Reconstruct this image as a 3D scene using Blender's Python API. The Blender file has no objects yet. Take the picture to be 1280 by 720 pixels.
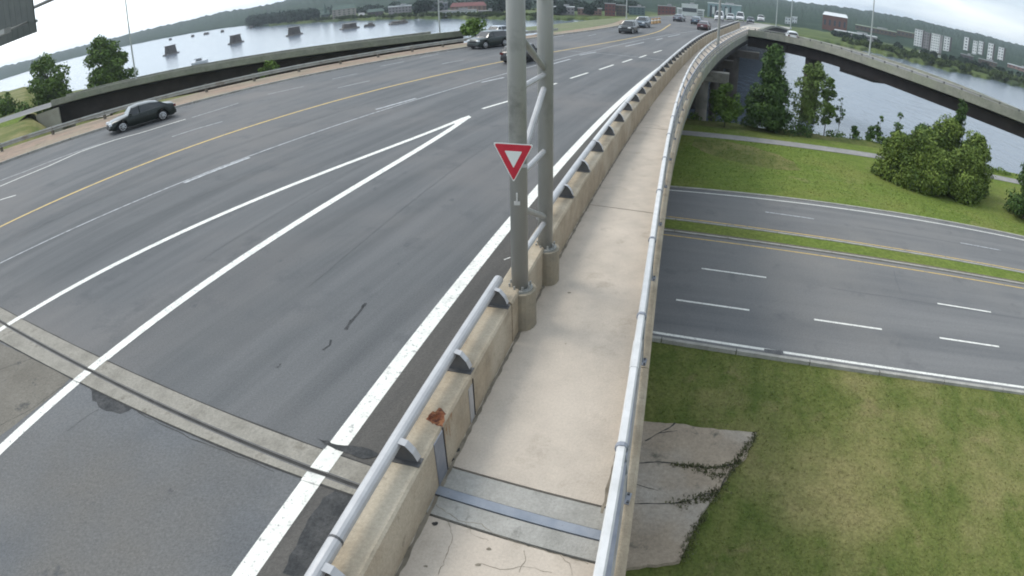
import bpy, math, random
import numpy as np
from mathutils import Vector
random.seed(7); rng = np.random.default_rng(7)
S = bpy.context.scene; COL = S.collection; R = math.radians

# ------------------------------------------------------------------ camera
CH = 6.2                                        # camera height above the bridge deck (metres)
F_PX, PITCH, ROLL = 750.0, 28.8, -1.2           # equidistant lens: pixels per radian of a 1280 wide frame
cd = bpy.data.cameras.new('camera'); cam = bpy.data.objects.new('camera', cd); COL.objects.link(cam)
cd.type = 'PANO'; cd.sensor_width = 36.0; cd.sensor_fit = 'HORIZONTAL'
cd.panorama_type = 'FISHEYE_LENS_POLYNOMIAL'
cd.fisheye_fov = R(179)
cd.fisheye_polynomial_k0 = 0.0; cd.fisheye_polynomial_k1 = -1280.0 / 36.0 / F_PX
cd.fisheye_polynomial_k2 = 0.0; cd.fisheye_polynomial_k3 = 0.0; cd.fisheye_polynomial_k4 = 0.0
cd.clip_start = 0.05; cd.clip_end = 9000
cam.location = (0, 0, CH)
cam.rotation_mode = 'XYZ'
from mathutils import Matrix
cam.matrix_world = Matrix.Translation((0, 0, CH)) @ Matrix.Rotation(R(90 - PITCH), 4, 'X') @ Matrix.Rotation(R(ROLL), 4, 'Z')
S.camera = cam

# ------------------------------------------------------------------ sky, sun, exposure
HAZE = True
SUN_EL, SUN_AZ = 52.0, -62.0                    # azimuth from +Y towards +X
w = bpy.data.worlds.new('World'); S.world = w; w.use_nodes = True
nt = w.node_tree; N = nt.nodes; L = nt.links; N.clear()
wo = N.new('ShaderNodeOutputWorld'); bg = N.new('ShaderNodeBackground'); bg.inputs[1].default_value = 0.10
L.new(bg.outputs[0], wo.inputs[0])
sky = N.new('ShaderNodeTexSky'); sky.sky_type = 'NISHITA'; sky.sun_disc = False
sky.sun_elevation = R(SUN_EL); sky.sun_rotation = R(SUN_AZ % 360); sky.air_density = 1.0; sky.dust_density = 2.5
tc = N.new('ShaderNodeTexCoord'); mp = N.new('ShaderNodeMapping'); mp.inputs['Scale'].default_value = (1.2, 1.2, 7.0)
mp.inputs['Rotation'].default_value = (0, 0, R(20))
L.new(tc.outputs['Generated'], mp.inputs[0])
nz = N.new('ShaderNodeTexNoise'); nz.inputs['Scale'].default_value = 2.6; nz.inputs['Detail'].default_value = 8; nz.inputs['Roughness'].default_value = .55
L.new(mp.outputs[0], nz.inputs[0])
cr = N.new('ShaderNodeValToRGB'); cr.color_ramp.elements[0].position = .36; cr.color_ramp.elements[0].color = (4.3, 5.2, 6.2, 1)
cr.color_ramp.elements[1].position = .66; cr.color_ramp.elements[1].color = (8.2, 8.9, 9.3, 1)
L.new(nz.outputs[0], cr.inputs[0])
# thin overcast is brighter on the sun's side of the sky
dt = N.new('ShaderNodeVectorMath'); dt.operation = 'DOT_PRODUCT'
dt.inputs[1].default_value = (math.sin(R(SUN_AZ)) , math.cos(R(SUN_AZ)), 0.2)
L.new(tc.outputs['Generated'], dt.inputs[0])
mr = N.new('ShaderNodeMapRange'); mr.inputs['From Min'].default_value = -1; mr.inputs['From Max'].default_value = 1
mr.inputs['To Min'].default_value = .46; mr.inputs['To Max'].default_value = 1.32
L.new(dt.outputs['Value'], mr.inputs[0])
mu = N.new('ShaderNodeVectorMath'); mu.operation = 'SCALE'; L.new(cr.outputs[0], mu.inputs[0]); L.new(mr.outputs[0], mu.inputs['Scale'])
mx = N.new('ShaderNodeMix'); mx.data_type = 'RGBA'; mx.inputs[0].default_value = .82
L.new(sky.outputs[0], mx.inputs[6]); L.new(mu.outputs[0], mx.inputs[7]); L.new(mx.outputs[2], bg.inputs[0])
sd = bpy.data.lights.new('sun', 'SUN'); sd.energy = .9; sd.angle = R(20); sd.color = (1, .95, .87)
so = bpy.data.objects.new('sun', sd); COL.objects.link(so)
sdir = Vector((math.sin(R(SUN_AZ)) * math.cos(R(SUN_EL)), math.cos(R(SUN_AZ)) * math.cos(R(SUN_EL)), math.sin(R(SUN_EL))))
so.rotation_euler = (-sdir).to_track_quat('-Z', 'Y').to_euler(); so.location = (0, 0, 60)
S.view_settings.view_transform = 'Standard'; S.view_settings.look = 'None'; S.view_settings.gamma = 1
S.view_settings.exposure = 0.97
S.render.engine = 'CYCLES'
try:
    S.cycles.use_denoising = True; S.cycles.max_bounces = 6; S.cycles.volume_bounces = 0
    S.cycles.filter_width = 1.9
except Exception: pass

# ------------------------------------------------------------------ helpers
def ray(px, py):
    """direction through a point of the 1280x720 survey frame"""
    x = (px - 640) / F_PX; y = (360 - py) / F_PX
    c, s = math.cos(R(ROLL)), math.sin(R(ROLL)); x, y = c * x - s * y, s * x + c * y
    th = math.hypot(x, y); k = math.sin(th) / th if th > 1e-9 else 1
    X, Y, F = x * k, y * k, math.cos(th); P = R(PITCH)
    return np.array([X, F * math.cos(P) + Y * math.sin(P), Y * math.cos(P) - F * math.sin(P)])
def at(px, py, z=0.0):
    d = ray(px, py); t = (z - CH) / d[2]; return np.array([d[0] * t, d[1] * t, z])
def far(px, py, dist):
    d = ray(px, py); t = dist / math.hypot(d[0], d[1]); return np.array([d[0] * t, d[1] * t, CH + d[2] * t])
def azel(px, py):
    d = ray(px, py); return math.atan2(d[0], d[1]), math.asin(d[2])
HD = R(22); TT = np.array([math.sin(HD), math.cos(HD)]); NN = np.array([math.cos(HD), -math.sin(HD)])
def uv(p): return p[0] * TT[0] + p[1] * TT[1], p[0] * NN[0] + p[1] * NN[1]
def xy(u, v): return np.array([u * TT[0] + v * NN[0], u * TT[1] + v * NN[1]])
class Line:
    """smooth alignment: lateral offset as a polynomial of the distance along the bridge heading"""
    def __init__(s, pts, z=0, deg=3, head=None):
        s.h = HD if head is None else head
        s.T = np.array([math.sin(s.h), math.cos(s.h)]); s.N = np.array([math.cos(s.h), -math.sin(s.h)])
        P = np.array([at(q[0], q[1], z if len(q) < 3 else q[2])[:2] for q in pts]) if z is not None else np.array(pts, float)
        u, v = P @ s.T, P @ s.N; s.c = np.polyfit(u, v, deg, w=1 / (4 + np.abs(u))); s.u0, s.u1 = u.min(), u.max()
        s.d0, s.d1 = np.polyval(np.polyder(s.c), s.u0), np.polyval(np.polyder(s.c), s.u1)
    def v(s, u):
        if u < s.u0: return np.polyval(s.c, s.u0) + s.d0 * (u - s.u0)
        if u > s.u1: return np.polyval(s.c, s.u1) + s.d1 * (u - s.u1)
        return np.polyval(s.c, u)
    def p(s, u): return u * s.T + s.v(u) * s.N
    def pts(s, a, b, step=1.0):
        n = max(2, int(abs(b - a) / step) + 1); return np.array([s.p(t) for t in np.linspace(a, b, n)])
    def ux(s, p): return float(np.dot(p[:2], s.T))

def mesh(name, V, Fc, mat, parent=None, smooth=False, kind=None, label=None, cat=None, group=None):
    used = sorted({i for f in Fc for i in f})
    if len(used) < len(V): mp_ = {o_: n_ for n_, o_ in enumerate(used)}; V = [V[i] for i in used]; Fc = [tuple(mp_[i] for i in f) for f in Fc]
    m = bpy.data.meshes.new(name); m.from_pydata([tuple(map(float, v)) for v in V], [], [tuple(map(int, f)) for f in Fc]); m.update()
    mats = mat if isinstance(mat, (list, tuple)) else [mat]
    for q in mats: m.materials.append(q)
    if smooth: m.polygons.foreach_set('use_smooth', [True] * len(m.polygons))
    o = bpy.data.objects.new(name, m); COL.objects.link(o)
    if parent is not None: o.parent = parent
    return tag(o, label, cat, group, kind)
def tag(o, label=None, cat=None, group=None, kind=None):
    if label: o['label'] = label
    if cat: o['category'] = cat
    if group: o['group'] = group
    if kind: o['kind'] = kind
    return o
def empty(name, loc=(0, 0, 0), rz=0, **k):
    o = bpy.data.objects.new(name, None); COL.objects.link(o); o.location = tuple(map(float, loc)); o.rotation_euler = (0, 0, rz)
    o.empty_display_size = .3; return tag(o, **k)
class MB:
    """collects simple solids into one mesh"""
    def __init__(s): s.V = []; s.F = []; s.mi = []
    def add(s, V, Fc, mi=0):
        b = len(s.V); s.V += [tuple(map(float, v)) for v in V]; s.F += [tuple(b + i for i in f) for f in Fc]; s.mi += [mi] * len(Fc); return s
    def box(s, c, size, rz=0, mi=0, taper=1.0):
        x, y, z = [k / 2 for k in size]; V = []
        for dz, t in ((-z, 1), (z, taper)):
            for dx, dy in ((-x, -y), (x, -y), (x, y), (-x, y)):
                dx *= t; dy *= t
                V.append((c[0] + dx * math.cos(rz) - dy * math.sin(rz), c[1] + dx * math.sin(rz) + dy * math.cos(rz), c[2] + dz))
        return s.add(V, [(3, 2, 1, 0), (4, 5, 6, 7), (0, 1, 5, 4), (1, 2, 6, 5), (2, 3, 7, 6), (3, 0, 4, 7)], mi)
    def tube(s, P, r, n=10, mi=0, cap=True, r2=None):
        P = [Vector(p) for p in P]; rings = []
        for i, p in enumerate(P):
            t = (P[min(i + 1, len(P) - 1)] - P[max(i - 1, 0)]).normalized()
            a = t.cross(Vector((0, 0, 1))); a = Vector((1, 0, 0)) if a.length < 1e-3 else a.normalized(); b = t.cross(a)
            rr = r if r2 is None else r + (r2 - r) * i / (len(P) - 1)
            rings.append([p + a * math.cos(2 * math.pi * k / n) * rr + b * math.sin(2 * math.pi * k / n) * rr for k in range(n)])
        V = [v for g in rings for v in g]; Fc = []
        for i in range(len(P) - 1):
            for k in range(n): Fc.append((i * n + k, (i + 1) * n + k, (i + 1) * n + (k + 1) % n, i * n + (k + 1) % n))
        if cap: Fc += [tuple(range(n)), tuple(reversed(range((len(P) - 1) * n, len(P) * n)))]
        return s.add(V, Fc, mi)
    def sweep(s, P, prof, mi=0, zs=None, cap=True):
        """P: list of (x,y); prof: closed loop of (offset to the right, z)"""
        P = np.asarray(P, float); n = len(prof); V = []
        for i, p in enumerate(P):
            t = P[min(i + 1, len(P) - 1)] - P[max(i - 1, 0)]; t = t / np.hypot(*t); q = np.array([t[1], -t[0]])
            dz = zs[i] if zs is not None else 0
            for o, z in prof: V.append((p[0] + q[0] * o, p[1] + q[1] * o, z + dz))
        Fc = []
        for i in range(len(P) - 1):
            for k in range(n): Fc.append((i * n + k, i * n + (k + 1) % n, (i + 1) * n + (k + 1) % n, (i + 1) * n + k))
        if cap: Fc += [tuple(reversed(range(n))), tuple(range((len(P) - 1) * n, len(P) * n))]
        return s.add(V, Fc, mi)
    def build(s, name, mat, parent=None, **k):
        o = mesh(name, s.V, s.F, mat, parent, **k)
        if any(s.mi): o.data.polygons.foreach_set('material_index', s.mi)
        return o
def ribbon(A, B, z, name, mat, parent=None, **k):
    """sheet between two polylines of equal length"""
    n = len(A); zz = z if hasattr(z, '__len__') else [z] * n
    V = [(a[0], a[1], h) for a, h in zip(A, zz)] + [(b[0], b[1], h) for b, h in zip(B, zz)]
    return mesh(name, V, [(i, n + i, n + i + 1, i + 1) for i in range(n - 1)], mat, parent, **k)
def strip(P, wd, z, name, mat, parent=None, wob=0, **k):
    P = np.asarray(P, float)[:, :2]; A = []; B = []
    for i, p in enumerate(P):
        t = P[min(i + 1, len(P) - 1)] - P[max(i - 1, 0)]; t = t / max(1e-6, np.hypot(*t)); q = np.array([t[1], -t[0]])
        e1, e2 = (random.uniform(-wob, wob), random.uniform(-wob, wob)) if wob else (0, 0)
        A.append(p - q * (wd / 2 + e1)); B.append(p + q * (wd / 2 + e2))
    return ribbon(A, B, z, name, mat, parent, **k)
def poly(P, z, name, mat, parent=None, **k):
    return mesh(name, [(p[0], p[1], z) for p in P], [tuple(range(len(P)))], mat, parent, **k)
def resample(P, step):
    P = np.asarray(P, float); d = np.r_[0, np.cumsum(np.hypot(*np.diff(P[:, :2], axis=0).T))]
    t = np.linspace(0, d[-1], max(2, int(d[-1] / step) + 1)); return np.array([np.interp(t, d, P[:, k]) for k in range(P.shape[1])]).T
def ragged(P, amp, step):
    Q = resample(np.vstack([P, P[:1]]), step)[:-1]; return [q[:2] + rng.normal(0, amp, 2) for q in Q]

# ------------------------------------------------------------------ materials
def lin(c): return tuple(((v / 255) / 12.92 if v / 255 <= .04045 else ((v / 255 + .055) / 1.055) ** 2.4) for v in c)
def mat(name, c1, c2=None, scale=1.0, rough=.8, bump=0.0, bscale=30.0, rot=0, stretch=(1, 1, 1), detail=6, c3=None, s3=.1, fine=0.0, fscale=60, metal=0, spec=.5,
        pos=(.35, .65), c4=None, s4=3.0, r4=(.6, .72)):
    m = bpy.data.materials.new(name); m.use_nodes = True; nt = m.node_tree; N = nt.nodes; L = nt.links
    b = N['Principled BSDF']; b.inputs['Roughness'].default_value = rough; b.inputs['Metallic'].default_value = metal
    b.inputs['Specular IOR Level'].default_value = spec
    if c2 is None and not bump and not fine: b.inputs['Base Color'].default_value = (*c1, 1); return m
    c2 = c2 or c1
    tc = N.new('ShaderNodeTexCoord'); m0 = N.new('ShaderNodeMapping'); m0.inputs['Rotation'].default_value = (0, 0, rot); mp = N.new('ShaderNodeMapping'); mp.inputs['Scale'].default_value = stretch
    L.new(tc.outputs['Object'], m0.inputs[0]); L.new(m0.outputs[0], mp.inputs[0])
    def noise(sc, det=5, src=None, rg=.6):
        n = N.new('ShaderNodeTexNoise'); n.inputs['Scale'].default_value = sc; n.inputs['Detail'].default_value = det; n.inputs['Roughness'].default_value = rg
        L.new((src or mp).outputs[0] if src is not tc else tc.outputs['Object'], n.inputs[0]); return n
    def ramp(src, a, ca, bb, cb):
        r = N.new('ShaderNodeValToRGB'); e = r.color_ramp.elements; e[0].position = a; e[0].color = (*ca, 1); e[1].position = bb; e[1].color = (*cb, 1); L.new(src.outputs[0], r.inputs[0]); return r
    def mix(f, a, bb, typ='MIX'):
        x = N.new('ShaderNodeMix'); x.data_type = 'RGBA'; x.blend_type = typ
        if isinstance(f, float): x.inputs[0].default_value = f
        else: L.new(f, x.inputs[0])
        for s, q in ((6, a), (7, bb)):
            if isinstance(q, tuple): x.inputs[s].default_value = (*q, 1)
            else: L.new(q, x.inputs[s])
        return x.outputs[2]
    col = ramp(noise(scale, detail), pos[0], c1, pos[1], c2).outputs[0]
    if c3 is not None: col = mix(ramp(noise(s3, 4, tc), .46, (0, 0, 0), .68, (1, 1, 1)).outputs[0], col, c3)
    if c4 is not None: col = mix(ramp(noise(s4, 8, tc, .7), r4[0], (0, 0, 0), r4[1], (1, 1, 1)).outputs[0], col, c4)
    if fine: col = mix(1.0, col, ramp(noise(fscale, 3, tc, .8), .3, (1 - fine,) * 3, .7, (1 + fine,) * 3).outputs[0], 'MULTIPLY')
    L.new(col, b.inputs['Base Color'])
    if bump:
        bn = N.new('ShaderNodeBump'); bn.inputs['Strength'].default_value = min(1, bump); bn.inputs['Distance'].default_value = .02 * max(1, bump)
        L.new(noise(bscale, 5, tc).outputs[0], bn.inputs['Height']); L.new(bn.outputs[0], b.inputs['Normal'])
    return m
ASPH = mat('asphalt', (.084, .088, .091), (.130, .132, .134), 1.0, .82, .5, 40, rot=R(24), stretch=(1.1, .05, 1), c3=(.150, .143, .138), s3=.09, fine=.20, fscale=26, spec=.35, c4=(.078, .082, .087), s4=.6, r4=(.55, .75))
ASPH_OLD = mat('worn_asphalt', (.108, .113, .119), (.142, .145, .148), .5, .85, .8, 30, c3=(.138, .130, .118), s3=.16, fine=.22, fscale=18, spec=.3, c4=(.085, .086, .088), s4=1.3, r4=(.62, .70))
ASPH_DIRT = mat('dirty_asphalt', (.076, .073, .069), (.108, .102, .094), 1.4, .9, .6, 30, fine=.2, fscale=20, spec=.2, rot=R(22), stretch=(1, .15, 1))
PATCH = mat('dark_patch', (.040, .042, .044), (.075, .075, .075), 3, .9, .8, 20, fine=.3, fscale=15, spec=.2)
BROWNP = mat('brown_worn_asphalt', (.125, .113, .092), (.16, .146, .122), 1.2, .9, .7, 22, fine=.25, fscale=16, c4=(.07, .068, .062), s4=1.5, r4=(.6, .66))
LOWASPH = mat('highway_asphalt', (.130, .132, .134), (.180, .179, .177), .9, .85, .4, 30, rot=R(107), stretch=(1, .05, 1), c3=(.185, .180, .172), s3=.10, fine=.18, fscale=16, spec=.3, c4=(.115, .116, .118), s4=.5, r4=(.58, .72))
WPAINT = mat('white_road_paint', (.76, .75, .69), (.56, .55, .51), 3, .6, .2, 40, pos=(.42, .75), c4=(.27, .27, .26), s4=12, r4=(.56, .64), fine=.1, fscale=30)
WPAINT_THIN = mat('worn_white_paint', (.48, .49, .50), (.30, .31, .32), 4, .6, c4=(.17, .17, .175), s4=5, r4=(.50, .62))
YPAINT = mat('yellow_road_paint', (.58, .39, .10), (.42, .30, .10), 4, .6, c4=(.17, .16, .13), s4=4, r4=(.56, .66))
SPOT = mat('oil_spot', (.060, .064, .068), (.085, .088, .092), 9, .7)
CRACK = mat('crack_black', (.030, .029, .028), (.05, .048, .045), 5, .95)
TAR = mat('tar_sealant', (.070, .071, .073), (.095, .095, .096), 3, .6)
CONC_WALK = mat('sidewalk_concrete', (.485, .422, .352), (.425, .37, .31), 2.2, .9, .3, 35, c3=(.53, .46, .385), s3=.4, fine=.09, fscale=26, c4=(.335, .285, .23), s4=1.3, r4=(.55, .74))
CONC_WALL = mat('barrier_concrete', (.40, .325, .23), (.29, .238, .17), 2.5, .9, .5, 25, c3=(.45, .39, .30), s3=.6, fine=.14, fscale=22, c4=(.20, .175, .13), s4=2.2, r4=(.60, .74))
CONC_GREY = mat('joint_concrete', (.27, .262, .238), (.36, .348, .32), 2.0, .9, .5, 25, fine=.14, fscale=24, c4=(.16, .155, .14), s4=2.5, r4=(.6, .72))
JOINTC = mat('dirty_joint_concrete', (.205, .19, .16), (.30, .28, .24), 1.6, .9, .6, 25, fine=.2, fscale=22, c4=(.13, .115, .09), s4=1.6, r4=(.55, .7))
CONC_RAMP = mat('ramp_concrete', (.20, .20, .165), (.28, .275, .225), .6, .9, .3, 5, c3=(.235, .25, .18), s3=.2, fine=.15, fscale=4, c4=(.15, .15, .11), s4=.8, r4=(.58, .72))
CONC_PED = mat('pedestal_concrete', (.30, .26, .19), (.22, .195, .15), 2.5, .9, .5, 25, fine=.15, fscale=20, c4=(.15, .135, .105), s4=2, r4=(.58, .7))
CONC_PIER = mat('pier_concrete', (.30, .28, .24), (.20, .19, .165), .8, .9, .3, 10, c4=(.11, .10, .085), s4=.5, r4=(.55, .7))
SLABC = mat('old_slab_concrete', (.37, .30, .225), (.27, .22, .165), .6, .95, .6, 18, c3=(.39, .35, .30), s3=.25, fine=.2, fscale=10, c4=(.12, .11, .085), s4=.9, r4=(.58, .68))
KERBC = mat('kerb_concrete', (.40, .385, .345), (.28, .27, .24), 1.5, .9, .3, 15, fine=.15, fscale=14)
GALV = mat('galvanised_steel', (.40, .395, .40), (.48, .475, .475), 3, .42, .1, 40, metal=.25, c4=(.40, .40, .40), s4=5, r4=(.55, .7))
POSTG = mat('grey_painted_post', (.27, .27, .252), (.325, .325, .305), 2, .5, .05, 30, metal=.1, c4=(.17, .175, .16), s4=1.5, r4=(.55, .75), stretch=(1, 1, .2))
RAILW = mat('white_aluminium_rail', (.52, .515, .50), (.62, .61, .60), 4, .45, metal=.15, c4=(.45, .44, .42), s4=8, r4=(.62, .72))
RAILB = mat('blue_grey_steel', (.20, .215, .25), (.28, .29, .32), 3, .5, metal=.3)
RAILG = mat('beige_grey_rail', (.27, .255, .23), (.34, .325, .29), 3, .7, metal=.1)
PLATEB = mat('blue_steel_plate', (.20, .225, .265), (.28, .30, .335), 3, .45, .1, 20, metal=.35, c4=(.13, .13, .14), s4=6, r4=(.62, .7))
RUST = mat('rust', (.20, .055, .02), (.32, .14, .06), 12, .95, .8, 40, c4=(.07, .02, .012), s4=14, r4=(.5, .6))
RUSTF = mat('faded_rust', (.26, .13, .06), (.33, .22, .13), 14, .95, c4=(.36, .29, .20), s4=12, r4=(.48, .58))
STAIN = mat('dark_stain', (.14, .12, .09), (.24, .21, .165), 4, .95)
DARKM = mat('dark_bracket_steel', (.085, .085, .088), (.13, .13, .13), 3, .6, metal=.3)
GIRD = mat('shaded_weathered_steel', (.018, .013, .011), (.034, .025, .022), .7, .85, c4=(.02, .016, .014), s4=.5, r4=(.5, .7))  # brown-black weathered steel, darkened further so its colour carries the overhang's shade
GRASS = mat('mown_grass', (.086, .112, .028), (.136, .148, .046), 1.6, .95, .8, 14, c3=(.225, .200, .088), s3=.20, fine=.34, fscale=9, spec=.1, rot=R(18), stretch=(1, .35, 1), c4=(.195, .168, .078), s4=.75, r4=(.56, .74))
GRASS2 = mat('bright_lawn', (.105, .148, .030), (.14, .185, .040), 1.2, .95, .8, 8, c3=(.165, .180, .050), s3=.12, fine=.32, fscale=4, spec=.1, c4=(.19, .185, .075), s4=.5, r4=(.58, .74), rot=R(107), stretch=(1, .5, 1))
DIRT = mat('bare_dirt', (.115, .100, .070), (.16, .14, .10), 1.5, .95, .6, 14, fine=.25, fscale=8)
MEDIAN = mat('brown_median', (.30, .215, .155), (.22, .165, .125), .8, .95, .3, 8, c3=(.24, .215, .15), s3=.15, fine=.18, fscale=4, c4=(.12, .115, .055), s4=.7, r4=(.60, .7))
PATHG = mat('grey_path', (.23, .225, .22), (.29, .28, .27), .8, .95, fine=.12, fscale=5)
SHOREG = mat('shore_scrub', (.040, .058, .018), (.060, .080, .026), .3, .95, 1.0, 2, fine=.4, fscale=1, spec=.1)
FARG = mat('far_bank_grass', (.070, .100, .028), (.105, .128, .045), .05, .95, 0, c3=(.04, .06, .022), s3=.03, fine=.2, fscale=.3, spec=.1)
HILLM = mat('wooded_hill', (.018, .034, .024), (.034, .055, .036), .03, .95, 0, fine=.35, fscale=.12, c3=(.026, .046, .030), s3=.008, spec=.05)
def water():
    m = mat('river_water', (.135, .165, .205), (.155, .185, .225), .01, .16, 0, spec=.5, c3=(.12, .15, .19), s3=.02)
    nt = m.node_tree; N = nt.nodes; L = nt.links; b = N['Principled BSDF']; b.inputs['IOR'].default_value = 1.33
    tc = N.new('ShaderNodeTexCoord'); n1 = N.new('ShaderNodeTexNoise'); n1.inputs['Scale'].default_value = .55; n1.inputs['Detail'].default_value = 6
    mp = N.new('ShaderNodeMapping'); mp.inputs['Scale'].default_value = (1, .35, 1); mp.inputs['Rotation'].default_value = (0, 0, R(30)); L.new(tc.outputs['Object'], mp.inputs[0]); L.new(mp.outputs[0], n1.inputs[0])
    bn = N.new('ShaderNodeBump'); bn.inputs['Strength'].default_value = .8; bn.inputs['Distance'].default_value = .35; L.new(n1.outputs[0], bn.inputs['Height']); L.new(bn.outputs[0], b.inputs['Normal'])
    return m
WATER = water()
def leafmat(name, c1, c2, c3):
    m = mat(name, c1, c2, 1.3, .75, c3=c3, s3=.5, fine=.35, fscale=7, spec=.2); return m
LEAF_MID = leafmat('leaf_mid_green', (0.085, 0.144, 0.029), (0.146, 0.220, 0.046), (0.056, 0.100, 0.022))
LEAF_DARK = leafmat('leaf_dark_green', (0.049, 0.094, 0.026), (0.086, 0.143, 0.035), (0.031, 0.060, 0.017))
LEAF_LIGHT = leafmat('leaf_light_green', (0.109, 0.161, 0.041), (0.172, 0.236, 0.069), (0.063, 0.098, 0.030))
LEAF_BUSH = leafmat('leaf_bush_green', (0.090, 0.138, 0.026), (0.174, 0.228, 0.048), (0.050, 0.086, 0.019))
BARK = mat('bark', (.07, .055, .04), (.11, .09, .07), 4, .95)
GLASS = mat('vehicle_glass', (.02, .025, .028), None, rough=.06, spec=.9)
TYRE = mat('tyre_rubber', (.018, .018, .018), None, rough=.85)
RIM = mat('alloy_rim', (.55, .56, .57), None, rough=.3, metal=.8)
LAMPG = mat('headlamp_glass', (.75, .76, .76), None, rough=.12)
TAILR = mat('tail_lamp_red', (.12, .012, .012), None, rough=.2)
BLACKP = mat('black_plastic', (.02, .02, .022), None, rough=.55)
def paint(name, c, metal=.35, rough=.28):
    m = mat(name, c, None, rough=rough, metal=metal); b = m.node_tree.nodes['Principled BSDF']; b.inputs['Coat Weight'].default_value = .35; b.inputs['Coat Roughness'].default_value = .06; return m
SIGNRED = mat('sign_red', (.46, .012, .035), (.52, .02, .045), 5, .4)
SIGNWHITE = mat('sign_white', (.74, .76, .74), (.68, .70, .68), 5, .4)

# ------------------------------------------------------------------ alignments surveyed from the photograph
wallL = Line([(504,696),(531,644),(543,619),(562,592),(582,535),(640,422),(700,325),(735,257),(770,200),(790,158),(810,140),(835,103),(850,90),(870,70),(876,46,1.15),(895,41,1.15)], .15, 4)
edgeR = Line([(318,700),(430,548),(520,430),(620,300),(700,205),(760,140),(820,88),(860,63),(900,42)], 0)
railR = Line([(752,700),(770,600),(795,450),(812,330),(822,250),(832,190),(845,130),(855,100),(870,70),(890,55),(910,42)], 1.2)
outR = Line([(782,700),(803,500),(820,380),(832,290),(840,220),(850,150),(862,110),(880,85),(910,62),(935,42)], .3)
thin = Line([(0,330),(100,279),(230,228),(325,195),(470,137),(530,117),(630,97),(735,67),(790,50),(850,42)], 0)
yel = Line([(0,285),(100,236),(200,196),(300,159),(400,133),(500,108),(560,95),(620,81),(690,62),(750,52),(800,44),(838,37)], 0)
kerbF = Line([(0,206),(60,184),(120,164),(220,135),(320,109),(457,82),(580,60),(687,46),(750,35),(790,29)], 0)
guardF = Line([(0,180),(82,152),(147,135),(217,115.5),(320,92),(402,75),(505,59),(585,47)], .75, 2)
U0, U1 = -12.0, 150.0
def zdeck(u):                                   # the bridge crests and falls away far ahead
    return 0.0 if u < 125 else max(-6.8, -0.00035 * (min(u, 200) - 125) ** 2 - .05 * max(0, u - 200))
def wallh(u): return .95 + .2 * min(1, max(0, (u - 8) / 16))

# ------------------------------------------------------------------ terrain and water
WZ = -11.5; GZ = -6.8
mesh('river', [(-2800,-600,WZ),(2800,-600,WZ),(2800,3200,WZ),(-2800,3200,WZ)], [(0,1,2,3)], WATER, kind='structure')
shore = np.array([(900,-260),(400,-70),(200,-5),(110,24),(80,34),(62,40),(52.5,44.5),(45,50.2),(38.6,54.2),(29.5,56.4),(19.9,59.5),(8,66),(-8,78),(-30,98),(-80,130),(-200,185),(-390,230),(-1400,400)])
def sdist(x, y):
    """signed distance to the near shore, positive on the land side"""
    best = np.full(x.shape, 1e9); sg = np.ones(x.shape)
    for a, b in zip(shore[:-1], shore[1:]):
        e = b - a; l = e @ e; t = np.clip(((x - a[0]) * e[0] + (y - a[1]) * e[1]) / l, 0, 1)
        dx, dy = x - a[0] - t * e[0], y - a[1] - t * e[1]; d = np.hypot(dx, dy); c = e[0] * dy - e[1] * dx
        k = d < best; best = np.where(k, d, best); sg = np.where(k, np.where(c > 0, 1, -1), sg)
    return best * sg
def hnoise(x, y, s, a, seed=0):
    return a * (np.sin(x / s + seed) * np.cos(y / s * 1.3 + seed * 2) + .5 * np.sin(x / s * 2.3 + y / s * 1.7 + seed))
def sm(t): t = np.clip(t, 0, 1); return t * t * (3 - 2 * t)
# embankment of the left ramp: behind the guard rail, ends at its abutment
EA, EB = at(76, 160, -1)[:2], at(58, 128, -1)[:2]
def ground_z(x, y):
    d = sdist(x, y)
    z = GZ + hnoise(x, y, 9, .05) - sm((-d + 1.0) / 9) * 6.2
    # raised ground on the left
    e = EB - EA; e = e / np.hypot(*e); side = (x - EA[0]) * -e[1] + (y - EA[1]) * e[0]   # positive on the camera's left
    u = x * TT[0] + y * TT[1]; v = x * NN[0] + y * NN[1]
    gv = np.interp(u, [0, 20, 40, 70], [guardF.v(t) for t in (0, 20, 40, 70)])
    lat = gv + 1.5 - v
    em = sm(side / 6 + .45) * sm(lat / 4) * sm((d - 2) / 14)
    top = -.95 + hnoise(x, y, 7, .06)
    return z + em * (top - z)
def grid(name, xs, ys, m, zf, keep=None, **k):
    X, Y = np.meshgrid(xs, ys); Z = zf(X, Y); nx = len(xs); V = np.stack([X, Y, Z], -1).reshape(-1, 3); Fc = []
    for j in range(len(ys) - 1):
        for i in range(nx - 1):
            Fc.append((j * nx + i, j * nx + i + 1, (j + 1) * nx + i + 1, (j + 1) * nx + i))
    return mesh(name, V, Fc, m, smooth=True, **k)
xs = np.r_[np.arange(-400,-140,12), np.arange(-140,-30,2.5), np.arange(-30,90,1.5), np.arange(90,420,15)]
ys = np.r_[np.arange(-300,-30,15), np.arange(-30,140,2.0), np.arange(140,280,10)]
ground = grid('ground', xs, ys, GRASS, ground_z, kind='structure')

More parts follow.
